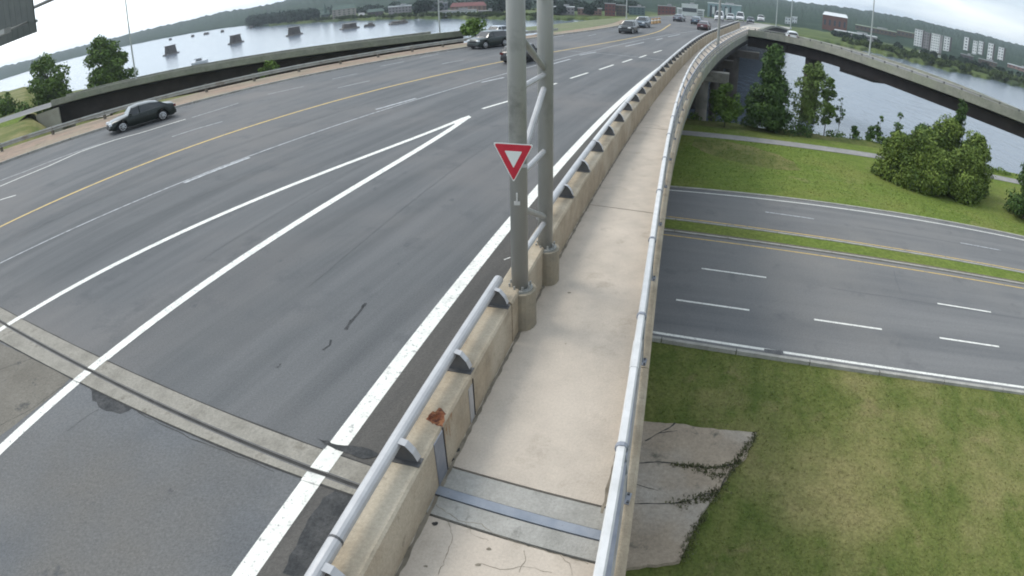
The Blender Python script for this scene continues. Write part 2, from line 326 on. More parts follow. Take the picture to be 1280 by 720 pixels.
# lower highway, laid as sheets on the ground
def lows(name, A, B, z, m, parent=None, **k):
    return ribbon(A, B, z, name, m, parent, **k)
class LL(Line):
    pass
LH = R(107)
def low(pts, deg=1): return Line(pts, GZ, deg, head=LH)
lw_near = low([(820,417),(940,438),(1100,459),(1280,484)], 1)
l_d1 = low([(845,376),(937,390),(1018,401),(1103,413),(1175,423),(1250,435)])
l_d2 = low([(877,337),(958,348),(1173,381),(1240,392)])
l_yel = low([(838,296),(1000,316.5),(1280,364)])
l_med = low([(838,273),(1000,294),(1280,341)])
l_d3 = low([(957,266),(1018,275),(1202,305),(1252,314)])
l_far = low([(845,236),(1000,251),(1150,275),(1280,297)], 2)
l_path = low([(860,167),(1000,182),(1100,197)], 1)
LA, LB = -60.0, 110.0
# orientation: u runs to the right (east), offset v positive towards the camera
def off(line, dv, a=LA, b=LB, step=3): 
    P = line.pts(a, b, step); return P + line.N * dv
hw = lows('lower_highway', off(l_yel, -.55), off(lw_near, .35), GZ + .06, LOWASPH, kind='structure')
hw2 = lows('lower_highway_far_carriageway', off(l_far, -.1), off(l_med, .3), GZ + .06, LOWASPH, kind='structure')
hw2.name = 'lower_highway'
pathw = lows('path', off(l_path, -.9), off(l_path, .9), GZ + .06, PATHG, kind='structure')
dirt = lows('dirt_verge', off(l_yel, -1.1), off(l_yel, -.5), GZ + .072, DIRT, kind='structure')
def lowstrip(line, dv, wd, a, b, name, m, parent, z=GZ + .064):
    return strip(off(line, dv, a, b, 4), wd, z, name, m, parent)
lowstrip(lw_near, 0, .16, LA, LB, 'edge_line', WPAINT, hw); lowstrip(l_yel, -.05, .11, LA, LB, 'edge_line', YPAINT, hw)
lowstrip(l_med, -.1, .11, LA, LB, 'edge_line', YPAINT, hw2)
lowstrip(l_far, .55, .13, LA, LB, 'edge_line', WPAINT, hw2)
def dashes(line, pairs, wd, name, m, parent, z, extra=()):
    for (x0, y0), (x1, y1) in pairs:
        zz = z; a, b = line.ux(at(x0, y0, zz)), line.ux(at(x1, y1, zz)); strip(line.pts(a, b, 1.5), wd, z, name, m, parent)
dashes(l_d1, [((845,376),(937,390)),((1018,401),(1103,413)),((1175,423),(1250,435))], .13, 'lane_dash', WPAINT, hw, GZ + .064)
dashes(l_d2, [((877,337),(958,348)),((1173,381),(1240,392))], .12, 'lane_dash', WPAINT, hw, GZ + .064)
dashes(l_d3, [((957,266),(1018,275)),((1202,305),(1252,314))], .12, 'lane_dash', WPAINT_THIN, hw2, GZ + .064)
for line, a0, st in ((l_d1, 39.5, 8.9), (l_d2, 41, 9)):
    for k in range(4): strip(line.pts(a0 + st * k, a0 + st * k + 3, 1.5), .12, GZ + .064, 'lane_dash', WPAINT, hw)
# sealed cracks along the highway joints
strip(off(l_d2, .12, 8, 80, 1.1) + rng.normal(0, .03, (len(off(l_d2, .12, 8, 80, 1.1)), 2)), .06, GZ + .062, 'crack', TAR, hw)
strip(off(l_d3, .15, 12, 70, 1.3) + rng.normal(0, .03, (len(off(l_d3, .15, 12, 70, 1.3)), 2)), .08, GZ + .062, 'crack', TAR, hw2)
strip([at(1117,340,GZ)[:2], at(1120,352,GZ)[:2], at(1126,368,GZ)[:2]], .05, GZ + .062, 'crack', TAR, hw)
# kerbs: separate precast lengths are told apart only near the camera
def kerb(line, dv, wd, a, b, label=None):
    k = empty('kerb', (0, 0, 0), kind='structure'); u = a
    while u < b:
        P = off(line, dv, u, u + 2.96, 1.0); h = .12 + random.uniform(-.006, .006)
        MB().sweep(P, [(-wd / 2, GZ - .1), (wd / 2, GZ - .1), (wd / 2 - .015, GZ + h), (-wd / 2 + .015, GZ + h)]).build('kerb_stone', KERBC, k); u += 3.0
    return k
kerb(lw_near, .42, .2, -3, 45); kerb(l_med, .3, .16, -3, 57); kerb(l_far, -.15, .2, -3, 63); kerb(l_yel, -.62, .16, -3, 45)
# storm drain by the near kerb
dr = at(966, 441, GZ)
g = MB()
for k in range(7): g.box((dr[0] - .3 + k * .1, dr[1] - .1, GZ + .075), (.04, .32, .03), R(-17))
g.box((dr[0], dr[1] - .1, GZ + .065), (.8, .42, .012), R(-17))
g.build('storm_drain', DARKM, label='iron storm drain grate in the grass edge beside the near highway kerb', cat='drain')
# manhole-like worn ground strips
SOILG = mat('thin_grass_soil', (.085, .085, .045), (.125, .115, .07), 2, .95, .6, 14, fine=.3, fscale=8)

# old concrete slab under the bridge edge, broken into pieces
sl = empty('concrete_slab', (0, 0, 0), kind='structure')
SP = lambda L_: np.array([at(a, b, GZ)[:2] for a, b in L_])
def slab(P, label=None):
    P = np.array(ragged(P, .018, .22)); c = P.mean(0); P = c + (P - c) * .994
    n = len(P); z1, z0 = GZ + .16, GZ - .1
    V = [(p[0], p[1], z0) for p in P] + [(p[0], p[1], z1) for p in P]
    return mesh('slab_piece', V, [tuple(range(n, 2 * n))] + [(i, (i + 1) % n, n + (i + 1) % n, n + i) for i in range(n)], SLABC, sl)
slab(SP([(765,524),(806,531),(850,534),(900,541),(946,545),(936,560),(932,574),(915,588),(908,602),(893,622),(880,640),(866,668),(850,706),(752,718)]))
for P, w_ in (([(806,556),(822,546),(838,538),(843,533)], .04), ([(822,546),(846,543)], .03), ([(790,584),(820,582),(845,584),(862,587),(885,590),(925,583)], .035), ([(775,636),(800,634),(840,634),(862,630),(880,622),(896,622),(905,602)], .03), ([(770,600),(800,612),(822,618)], .02)):
    strip(resample(SP(P), .15), w_, GZ + .165, 'crack', CRACK, sl, wob=w_ * .4)
# grass that grows in the slab's cracks and over its edge, and tufts on the near slope
def tufts(name, XY, h, mat_, z0f, n=4, wid=.02, **k):
    XY = np.asarray(XY); M = len(XY); V = np.zeros((M, n, 3, 3)); z0 = z0f(XY[:, 0], XY[:, 1])
    ang = rng.uniform(0, 2 * np.pi, (M, n)); lean = rng.uniform(.1, .9, (M, n)); hh = h * rng.uniform(.5, 1.5, (M, n))
    bx = XY[:, None, 0] + rng.normal(0, .03, (M, n)); by = XY[:, None, 1] + rng.normal(0, .03, (M, n))
    ww = wid * rng.uniform(.6, 1.5, (M, n))
    V[..., 0, 0] = bx - np.sin(ang) * ww; V[..., 0, 1] = by + np.cos(ang) * ww; V[..., 1, 0] = bx + np.sin(ang) * ww; V[..., 1, 1] = by - np.cos(ang) * ww
    V[..., 0, 2] = V[..., 1, 2] = z0[:, None] - .01
    V[..., 2, 0] = bx + np.cos(ang) * hh * lean; V[..., 2, 1] = by + np.sin(ang) * hh * lean; V[..., 2, 2] = z0[:, None] + hh
    return tri_mesh(name, V.reshape(-1, 3), mat_, **k)
def tri_mesh(name, V, m, parent=None, corners=3, **k):
    me = bpy.data.meshes.new(name); n = len(V) // corners
    me.vertices.add(len(V)); me.vertices.foreach_set('co', V.astype(np.float32).ravel())
    me.loops.add(n * corners); me.loops.foreach_set('vertex_index', np.arange(n * corners, dtype=np.int32))
    me.polygons.add(n); me.polygons.foreach_set('loop_start', np.arange(0, n * corners, corners, dtype=np.int32)); me.polygons.foreach_set('loop_total', np.full(n, corners, dtype=np.int32))
    me.update(calc_edges=True); me.materials.append(m); o = bpy.data.objects.new(name, me); COL.objects.link(o)
    if parent is not None: o.parent = parent
    return tag(o, **k)
nt_ = 52000
cand = np.stack([rng.uniform(2.5, 30, nt_ * 2), rng.uniform(2, 20, nt_ * 2)], 1)
vn = cand @ lw_near.N; un_ = cand @ lw_near.T; lim = np.polyval(lw_near.c, un_)
slabP = SP([(770,525),(945,546),(905,600),(850,704),(740,716)])
def inside(P, Q):
    r = np.zeros(len(Q), bool); n = len(P)
    for i in range(n):
        a, b = P[i], P[(i + 1) % n]; c = ((a[1] > Q[:, 1]) != (b[1] > Q[:, 1])); xx = (b[0] - a[0]) * (Q[:, 1] - a[1]) / (b[1] - a[1] + 1e-12) + a[0]; r ^= c & (Q[:, 0] < xx)
    return r
# lw_near.N points to the camera side, so the slope lies beyond +.6
keep = (vn > lim + .62) & ~inside(slabP, cand)
cand = cand[keep]
GBLADE = mat('grass_blades', (.115, .155, .034), (.165, .19, .054), 1.6, .95, c3=(.28, .245, .11), s3=.20, spec=.1, c4=(.28, .245, .13), s4=.75, r4=(.56, .74), fine=.3, fscale=9)
tufts('grass_blades', cand[:16000], .045, GBLADE, ground_z, n=3, wid=.011, kind='stuff', label='short mown grass on the slope right of the bridge', cat='grass')
crk = np.concatenate([resample(SP(P), .04) + rng.normal(0, s, (len(resample(SP(P), .04)), 2)) for P, s in
    (([(838,585),(862,587),(890,590),(925,583)], .04), ([(862,588),(885,596),(905,600)], .09), ([(842,634),(862,630),(885,626),(905,612)], .10), ([(870,630),(895,622)], .10), ([(880,645),(850,704)], .08), ([(945,546),(905,600)], .06)) for _ in range(3)])
WEED = mat('dark_weeds', (.085, .095, .038), (.13, .135, .06), 6, .95)
tufts('crack_weeds', crk, .05, WEED, lambda x, y: np.full(x.shape, GZ + .16), n=4, wid=.02, kind='stuff', label='dark weeds growing in the cracks of the old concrete slab', cat='weeds')
ln = off(l_far, -.9, 3, 60, .2); lnd = np.concatenate([off(l_far, -rng.uniform(.3, 12), 3, 60, .9) for _ in range(40)])

lc = np.stack([rng.uniform(8, 62, 26000), rng.uniform(18, 54, 26000)], 1); la = lc @ l_far.N; lu = lc @ l_far.T; lc = lc[(la < np.polyval(l_far.c, lu) - .4) & (la > np.polyval(l_path.c, lc @ l_path.T) - 3.4) & (np.abs(la - np.polyval(l_path.c, lc @ l_path.T)) > 1.05)]
LBLADE = mat('lawn_blades', (.105, .15, .028), (.145, .195, .040), 1.2, .95, c3=(.20, .21, .065), s3=.12, spec=.1)
tufts('grass_blades', lc, .05, LBLADE, lambda x, y: ground_z(x, y) + .05, n=3, wid=.018, kind='stuff', label='tufts of lawn grass between the highway and the river path', cat='grass')
# near-side far lawn and median as own colours laid over the ground
lawn = lows('lawn', off(l_path, 1.0), off(l_far, -.25), GZ + .05, GRASS2, kind='structure'); lows('grass_strip', off(l_med, .22), off(l_yel, -1.0), GZ + .075, GRASS2, kind='structure')
lows('bank_grass', off(l_path, -3.6), off(l_path, -.9), GZ + .05, GRASS2, kind='structure')

# ------------------------------------------------------------------ main bridge deck and road
us = np.arange(U0, U1 + .1, 2.0); us = np.r_[us, np.arange(156, 330, 6)]
def vb(line, u):      # alignments beyond the surveyed length run on straight
    return line.p(u)
wallPts = lambda a, b, st=1.0: wallL.pts(a, b, st)
deckR = np.array([outR.p(u) for u in us]); deckL = []
for u in us:
    k_ = min(1, max(0, (u - 62) / 12)); a_ = guardF.p(min(u, 76)) - NN * 1.2; b_ = kerbF.p(min(u, 108)) - NN * 2.2
    if u > 108: b_ = b_ + (wallL.p(u) - wallL.p(108))
    deckL.append(a_ * (1 - k_) + b_ * k_)
deckL = np.array(deckL); zz = np.array([zdeck(u) for u in us])
wl = np.array([wallL.p(u) - NN * .2 for u in us])
road = ribbon(deckL, wl, zz, 'road', ASPH, kind='structure')
walk = empty('sidewalk', (0, 0, 0), kind='structure')
# sidewalk slabs: joints every 10.2 m, the first two lengths cut by the expansion joint
cuts = [-10, -5.4, 0.4, 3.95] ; sl_edges = [(-10, -5.6), (-5.58, .2), (.22, 3.88)]
def wslab(a, b, name='sidewalk_slab', m=CONC_WALK, z=.15, g=.02):
    P = np.array([wallL.p(t) for t in np.linspace(a + g, b - g, max(2, int((b - a) / 1.0) + 1))]); Q = np.array([outR.p(t) - NN * .28 for t in np.linspace(a + g, b - g, len(P))])
    n = len(P); V = [(p[0], p[1], -.05) for p in P] + [(q[0], q[1], -.05) for q in Q] + [(p[0], p[1], z + zdeck(a)) for p in P] + [(q[0], q[1], z + zdeck(a)) for q in Q]
    Fc = []
    for i in range(n - 1):
        Fc.append((2 * n + i, 3 * n + i, 3 * n + i + 1, 2 * n + i + 1)); Fc.append((i, 2 * n + i, 2 * n + i + 1, i + 1)); Fc.append((n + i, n + i + 1, 3 * n + i + 1, 3 * n + i))
    Fc += [(0, n, 3 * n, 2 * n), (n - 1, 3 * n - 1, 4 * n - 1, 2 * n - 1)[::-1]]
    return mesh(name, V, Fc, m, walk)
JU = uv(at(655, 645, .15))[0]            # expansion joint across the sidewalk
wslab(-12, -5.6); wslab(-5.6, JU - .42)
wslab(JU - .42, JU - .07, 'joint_band', CONC_GREY, .152); wslab(JU + .07, JU + .48, 'joint_band', CONC_GREY, .152)
wslab(JU + .48, 15.5); e = 15.5
while e < 118: wslab(e, e + 10.15); e += 10.15
wslab(JU - .075, JU + .075, 'joint_plate', PLATEB, .166, 0.0)
# cracks on the near slab
SPW = lambda L_: np.array([at(a, b, .15)[:2] for a, b in L_])
def wcrack(pts, wd=.014): Q_ = resample(np.array([at(a, b, .15)[:2] for a, b in pts]), .05); strip(Q_ + rng.normal(0, .006, Q_.shape), wd * .8, .1535, 'crack', STAIN, walk, wob=wd * .3)
for P, wd in (([(545,632),(575,652),(600,655),(618,668),(640,676),(668,684),(700,694),(735,704)], .010), ([(560,650),(566,672),(556,700),(548,718)], .008), ([(655,688),(657,700),(648,716)], .009),
              ([(584,655),(590,668),(612,676)], .007), ([(600,704),(625,712),(655,708),(690,716)], .008), ([(700,694),(712,706),(716,719)], .007)): wcrack(P, wd)
for a, b, r_ in ((611,686,.045),(598,706,.04),(711,366,.05),(532,708,.03),(707,430,.02)):
    c = at(a, b, .15); poly([(c[0] + r_ * random.uniform(.5, 1.2) * math.cos(t), c[1] + r_ * .6 * random.uniform(.5, 1.2) * math.sin(t)) for t in np.linspace(0, 2 * math.pi, 9)[:-1]], .1545, 'stain', STAIN, walk)
# dirt line at the foot of the barrier, and the worn far edge strip
dp = resample(np.array([wallL.p(t) + NN * .035 for t in np.arange(-5, 30, .3)]), .12)
strip(dp[dp @ TT < 30], .05, .1545, 'dirt_line', STAIN, walk, wob=.014)
strip(resample(SPW([(774,560),(766,588),(758,622),(753,642)]), .1), .05, .1545, 'dirt_line', STAIN, walk, wob=.02)

# slab and girders under the deck
dk = empty('bridge_deck', (0, 0, 0), kind='structure')
R1 = deckR - NN * .02; 
MB().sweep(R1, [(-.6, -.02), (0, -.02), (0, -.62), (-.6, -.62)], zs=zz).build('fascia', CONC_RAMP, dk)
ribbon(deckL, R1 - NN * .5, zz - .06, 'deck_slab', CONC_GREY, dk)
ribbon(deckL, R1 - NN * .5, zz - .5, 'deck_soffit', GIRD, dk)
for k in range(8):
    o_ = R1 - NN * (1.0 + 3.6 * k); sel = (us > -12) & (us < 320)
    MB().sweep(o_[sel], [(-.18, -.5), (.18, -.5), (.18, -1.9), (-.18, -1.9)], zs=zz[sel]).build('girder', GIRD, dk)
MB().sweep(deckL, [(-.0, 0.02), (.35, 0.02), (.35, -1.3), (0, -1.3)], zs=zz).build('fascia', CONC_RAMP, dk)

# ------------------------------------------------------------------ road markings and wear
zm = .006
def dstrip(P, wd, name, m, z=zm, **k): return strip(P, wd, z, name, m, road, **k)
def at2(L_, z=0): return np.array([at(a, b, z)[:2] for a, b in L_])
JOINT = (at(300, 535)[:2], at(60, 432)[:2])
dstrip(edgeR.pts(-12, 110, 1.5), .31, 'edge_line', WPAINT, .0075)
E2 = Line([(0,563),(120,455),(200,397),(320,312),(420,248),(500,200),(586,146)], 0, 3); E3 = Line([(0,413),(105,352),(200,300),(320,253),(420,210),(530,165),(586,147)], 0, 3)
dstrip(E2.pts(E2.u0 - 5, E2.u1, 1), .28, 'gore_line', WPAINT, .0075); dstrip(E3.pts(E3.u0 - 4, E3.u1 - .1, 1), .25, 'gore_line', WPAINT, .0078)
poly(at2([(566,152),(586,144.5),(589,147),(569,156)]), .0083, 'gore_line', WPAINT, road)
for P in ([(603,136),(637,126)], [(684,108),(696,104)], [(713,98),(735,91)], [(749,87),(767,81)], [(778,78),(790,74)], [(799,72),(808,69)], [(817,66),(827,63)]):
    dstrip(at2(P), .17, 'lane_dash', WPAINT)
dstrip(thin.pts(0, 118, 1.5), .10, 'lane_line', WPAINT_THIN)
for P in ([(230,229),(270,213),(312,197)], [(470,137),(495,130),(520,123)], [(602,103),(630,97)], [(687,81),(713,74)], [(725,69),(745,65)], [(782,58),(805,53)], [(820,50),(828,48)], [(835,46),(850,43)]):
    dstrip(at2(P), .21, 'lane_dash', WPAINT_THIN, .009)
dstrip(yel.pts(-2, 110, 1.5), .21, 'centre_line', YPAINT)
A = [at(a, b)[:2] for a, b in [(0,226),(30,215),(60,203),(95,190),(125,180)]]; dstrip(A, .13, 'lane_line', WPAINT_THIN)
A = [at(a, b)[:2] for a, b in [(0,233),(60,208),(100,190),(140,176),(180,165),(232,149)]]; dstrip(resample(A, .8), .15, 'lane_line', WPAINT)
for P in ([(240,147),(270,138),(298,129)], [(215,171),(246,161),(278,152)], [(335,118),(380,108)], [(422,110),(462,101)], [(415,99),(447,92)], [(475,83),(505,77)], [(552,80),(580,75)], [(690,47),(705,44)], [(735,45),(745,43)], [(525,72),(548,68)]):
    dstrip(at2(P), .12, 'lane_dash', WPAINT_THIN, .007)
dstrip(at2([(0,250),(20,244)]), .13, 'lane_dash', WPAINT)
dstrip(resample(at2([(0,202),(60,178),(125,158)]), 1), .12, 'edge_line', WPAINT_THIN, .007)
dstrip(kerbF.pts(24, 90, 1.5) + NN * .35, .10, 'edge_line', WPAINT_THIN, .007)
dstrip(resample(at2([(610,55),(687,62),(750,67),(830,75)]), 1), .10, 'pale_seam', WPAINT_THIN, .0092)
# darker dirty shoulder along the barrier and a repaired area before the joint
ribbon(edgeR.pts(-12, 60, 1.5) + NN * .10, np.array([wallL.p(t) - NN * .40 for t in np.linspace(-12, 60, len(edgeR.pts(-12, 60, 1.5)))]), .004, 'shoulder', ASPH_DIRT, road)
# expansion joint: two concrete bands with a steel gap
ju, jm, jl = at2([(0,385),(150,460),(300,520),(400,560),(462,588)]), at2([(0,402),(100,458),(150,482),(300,550),(452,612)]), at2([(0,425),(100,478),(200,525),(360,590),(444,620)])
def fitl(P):
    c = np.polyfit(P[:, 0], P[:, 1], 1); return c
cu, cm, cl = fitl(ju), fitl(jm), fitl(jl)
xj = np.linspace(-34, float(jm[-1][0]) + .15, 60)
def jl_(c, d=0): return [np.array([x, c[0] * x + c[1] + d]) for x in xj]
ribbon(jl_(cl), jl_(cm, -.035), .014, 'joint_band', JOINTC, road); ribbon(jl_(cm, .035), jl_(cu), .014, 'joint_band', JOINTC, road)
ribbon(jl_(cm, -.036), jl_(cm, .036), .0095, 'joint_gap', CRACK, road)
strip([p - np.array([0, .05]) for p in jl_(cm)], .02, .0165, 'joint_rail', DARKM, road); strip([p + np.array([0, .05]) for p in jl_(cm)], .02, .0165, 'joint_rail', DARKM, road)
strip(jl_(cu, .015), .03, .0105, 'crack', CRACK, road, wob=.008); strip(jl_(cl, -.015), .035, .0105, 'crack', CRACK, road, wob=.01)
# paint continues over the joint
for ln_, wd in ((edgeR, .32), (E2, .26), (E3, .23)):
    P = ln_.pts(-2, 16, .03); yy = P[:, 1]; a = np.polyval(cl, P[:, 0]); b = np.polyval(cu, P[:, 0]); m_ = (yy > a - .06) & (yy < b + .06); mid = np.abs(yy - np.polyval(cm, P[:, 0])) > .03
    for sel in (m_ & mid & (yy < np.polyval(cm, P[:, 0])), m_ & mid & (yy > np.polyval(cm, P[:, 0]))):
        if sel.sum() > 1: strip(P[sel], wd, .0185, 'painted_band', WPAINT, road)
# older asphalt before the joint
nearx = [(-3.0, -11.5), (-34, -11.5)]
P0 = [np.array([x, cl[0] * x + cl[1] - .03]) for x in np.linspace(-34, -1.9, 50)]
oa = mesh('old_asphalt', [(p[0], p[1], .0035) for p in P0] + [(1.0 + wallL.p(-12)[0] - 1.6, -12, .0035), (-34, -12, .0035)], [tuple(range(52))], ASPH_OLD, road)
poly(ragged(at2([(-20,425),(0,430),(40,448),(92,470),(60,500),(20,530),(-20,560)]), .03, .3), .0052, 'worn_patch', BROWNP, road)
poly(ragged(at2([(113,485),(130,492),(160,506),(164,512),(150,517),(128,512),(116,500)]), .018, .12), .0055, 'pothole_patch', PATCH, road)
for P in ([(0,462),(30,452),(60,440)], [(0,532),(40,512),(75,485),(105,470)], [(83,540),(110,520),(125,512)], [(160,507),(200,530),(240,548),(300,572),(345,590)]):
    dstrip(resample(at2(P), .2) + rng.normal(0, .012, resample(at2(P), .2).shape), .012, 'crack', CRACK, .0068, wob=.006)
poly(ragged(at2([(428,610),(445,625),(430,650),(410,680),(380,719),(352,719),(380,660),(405,620)]), .02, .15), .0062, 'pothole_patch', PATCH, road)
for a, b, c, d in ((455,383,440,400),(440,400,432,412),(415,425,405,438),(350,455,347,460),(452,385,456,379)):
    dstrip(at2([(a,b),((a+c)/2+1,(b+d)/2),(c,d)]), .05, 'scuff', PATCH, .005, wob=.03)
poly(ragged(at2([(395,548),(420,556),(460,560),(475,570),(455,575),(420,562)]), .01, .1), .0125, 'pothole_patch', PATCH, road)
dstrip(at2([(630,325),(638,322)]), .03, 'litter', WPAINT, .009)
# tar lines along the far lanes
for v_, c_ in ((yel, 2.9), (thin, 2.6), (thin, -2.4)):
    P = v_.pts(8, 60, 1.0) + NN * c_; dstrip(P + np.cumsum(rng.normal(0, .012, P.shape), 0) * .5, .035, 'crack', TAR, .005)

for v_, c_ in ((edgeR, -3.4), (E2, -1.2)):
    P = v_.pts(9, 60, .6) + NN * c_; P = P + np.stack([np.convolve(rng.normal(0, .05, len(P) + 4), np.ones(5) / 5, 'valid')] * 2, 1); dstrip(P, .028, 'crack', TAR, .005, wob=.006)
for _ in range(60):
    u_ = rng.uniform(6, 45); v_ = edgeR.v(u_) - rng.choice([1.8, 5.4, 9.2]) + rng.normal(0, .25); c = xy(u_, v_); q = rng.uniform(.03, .10)
    poly([(c[0] + q * random.uniform(.5, 1.2) * math.cos(t), c[1] + q * 1.6 * random.uniform(.5, 1.2) * math.sin(t)) for t in np.linspace(0, 2 * math.pi, 8)[:-1]], .0045 + _ * 1e-5, 'oil_spot', SPOT, road)
# kerbed brown median strip on the far side
kp = kerbF.pts(-5, 112, 1.5); gp_ = np.array([(guardF.p(t) - NN * 1.0) * (1 - min(1, max(0, (t - 62) / 12))) + (kerbF.p(t) - NN * 2.0) * min(1, max(0, (t - 62) / 12)) for t in np.linspace(-5, 112, len(kp))])
ribbon(gp_, kp, .13, 'roadside_verge', MEDIAN, kind='structure')
kb = empty('kerb', (0, 0, 0), kind='structure')
u = 8.0
while u < 108:
    MB().sweep(kerbF.pts(u, u + 2.94, .98), [(0, -.05), (.16, -.05), (.14, .15), (0, .15)]).build('kerb_stone', KERBC if random.random() < .8 else CONC_GREY, kb); u += 3

# ------------------------------------------------------------------ concrete barrier with tube rail
def barrier(a, b, label, brk, tube_to=None, tube_from=None):
    root = empty('concrete_barrier', (*wallL.p(a), 0), label=label, cat='barrier', group='concrete barriers between the road and the sidewalk'); 
    root.location = (0, 0, 0)
    u = a; first = True
    while u < b - .05:
        v = min(u + 6.1, b); n = max(2, int((v - u) / 1.0) + 1); P = np.array([wallL.p(t) for t in np.linspace(u + .006, v - .006, n)]); V = []; h = [wallh(t) for t in np.linspace(u, v, n)]; V = []; 
        for p, hh, t in zip(P, h, np.linspace(u, v, n)):
            zd = zdeck(t)
            for o_, z_ in ((0, -.04), (0, hh - .035), (-.03, hh), (-.40, hh), (-.43, hh - .035), (-.50, -.04)):
                V.append((p[0] + NN[0] * o_, p[1] + NN[1] * o_, z_ + zd))
        Fc = []
        for i in range(n - 1):
            for k in range(6): Fc.append((i * 6 + k, i * 6 + (k + 1) % 6, (i + 1) * 6 + (k + 1) % 6, (i + 1) * 6 + k))
        Fc += [(5, 4, 3, 2, 1, 0), tuple((n - 1) * 6 + k for k in range(6))]
        mesh('wall_panel', V, Fc, CONC_WALL, root); u = v
    # brackets: curved steel webs that rise from the wall top to the tube
    for t in brk:
        p = wallL.p(t); d = (wallL.p(t + .5) - wallL.p(t - .5)); ang = math.atan2(d[1], d[0]); h = wallh(t) + zdeck(t); m = MB()
        T_ = np.array([math.cos(ang), math.sin(ang)]); Q = np.array([T_[1], -T_[0]])
        # profile in (lateral offset from wall face, height)
        prof = [(-.02, 0), (-.40, 0), (-.44, .10), (-.42, .27), (-.30, .33), (-.17, .30), (-.08, .19), (-.03, .07)]
        V = []
        for s_ in (-.012, .012):
            for o_, z_ in prof: V.append((p[0] + Q[0] * o_ + T_[0] * s_, p[1] + Q[1] * o_ + T_[1] * s_, h + z_))
        k = len(prof); Fc = [tuple(reversed(range(k))), tuple(range(k, 2 * k))] + [(i, (i + 1) % k, k + (i + 1) % k, k + i) for i in range(k)]
        # flange that follows the curved edge
        fl = prof[3:] ; V2 = []
        for o_, z_ in fl:
            for s_ in (-.055, .055): V2.append((p[0] + Q[0] * o_ + T_[0] * s_, p[1] + Q[1] * o_ + T_[1] * s_, h + z_ + .006))
        F2 = [(2 * i, 2 * i + 1, 2 * i + 3, 2 * i + 2) for i in range(len(fl) - 1)]
        m.add(V, Fc, 0); m.box((p[0] - Q[0] * .21, p[1] - Q[1] * .21, h + .008), (.16, .40, .014), ang, 0); br = m.build('bracket', DARKM, root)
        mesh('bracket_flange', V2, F2, GALV, br)
    ta, tb = (tube_from if tube_from is not None else a + .15), (tube_to if tube_to is not None else b - .1)
    u = ta
    while u < tb - .2:
        v = min(u + 6.3, tb); n = max(2, int((v - u) / .8) + 1)
        TP = [(*(wallL.p(t) - NN * .33), wallh(t) + .27 + zdeck(t)) for t in np.linspace(u, v - .01, n)]
        MB().tube(TP, .088, 14).build('tube_rail', GALV if u < 12 else RAILW, root, smooth=False)
        sl_ = [(*(wallL.p(t) - NN * .33), wallh(t) + .27 + zdeck(t)) for t in (v - .03, v + .0)]
        if v < tb - .1: MB().tube(sl_, .093, 14).build('tube_joint', DARKM, root)
        u = v
    return root
# joint of the barrier matches the deck joint
JB = 4.75
b1 = barrier(-10, 8.35, 'nearest tan concrete barrier with grey tube rail and an orange rust stain on top', [-9.8 + 2.1 * k for k in range(5)] + [2.4, 4.35, 6.3, 8.2], tube_to=8.6)
b2 = barrier(8.35, 11.6, 'short concrete barrier length behind the gantry posts', [], tube_from=8.9, tube_to=9.0)
b3 = barrier(11.6, 118, 'long concrete barrier with white tube rail running from the second gantry post into the distance', [13.6 + 2.12 * k for k in range(49)], tube_from=11.5)
# steel cover plates over the barrier's joints on the sidewalk face, and rust stain
def wallplate(u, wd, z0, z1, m=GALV, off_=.012):
    a, b = wallL.p(u) + NN * off_, wallL.p(u + wd) + NN * off_; 
    MB().add([(a[0], a[1], z0), (b[0], b[1], z0), (b[0], b[1], z1), (a[0], a[1], z1), *[(q[0] - NN[0] * off_, q[1] - NN[1] * off_, z) for q, z in ((a, z0), (b, z0), (b, z1), (a, z1))]],
             [(0, 1, 2, 3), (4, 7, 6, 5), (0, 4, 5, 1), (3, 2, 6, 7), (0, 3, 7, 4), (1, 5, 6, 2)]).build('cover_plate', m, b1)
wallplate(4.72, .30, .17, .93, RAILB); wallplate(5.03, .025, .17, .95, CRACK, .016); wallplate(6.05, .16, .17, .80, GALV); wallplate(6.24, .02, .17, .86, CRACK, .014)
rp = [wallL.p(u_) - NN * o_ for u_, o_ in ((5.06,.03),(5.22,.02),(5.34,.07),(5.40,.14),(5.30,.22),(5.18,.25),(5.08,.22),(5.02,.12))]
poly(ragged(np.array(rp), .022, .05), wallh(5.3) + .004, 'rust_stain', RUST, b1)
for u_, zlo, w_ in ((5.07, .50, .05), (5.16, .70, .05), (5.26, .58, .035), (5.35, .80, .05)):
    rv = [(u_ - w_, .93), (u_ + w_, .93), (u_ + w_ * .6, (zlo + .93) / 2), (u_ + w_ * .15, zlo), (u_ - w_ * .3, zlo + .06), (u_ - w_ * .7, (zlo + .93) / 2 + .03)]
    mesh('rust_stain', [(*(wallL.p(a) + NN * .004), b) for a, b in rv], [tuple(range(len(rv)))], RUSTF, b1)
q_ = wallL.p(5.2) - NN * .2; MB().box((q_[0], q_[1], wallh(5.2) + .02), (.10, .07, .04), 1.0).build('rusty_fixing', RUST, b1)
# traces of dark dirt at the joints
for a, b, r_ in ((551,616,.07),(548,655,.04),(576,563,.06),(568,575,.05)):
    c = at(a - 4, b, .15); poly([(c[0] + r_ * random.uniform(.5, 1.2) * math.cos(t), c[1] + r_ * random.uniform(.5, 1.2) * math.sin(t)) for t in np.linspace(0, 2 * math.pi, 11)[:-1]], .156, 'stain', CRACK, walk)

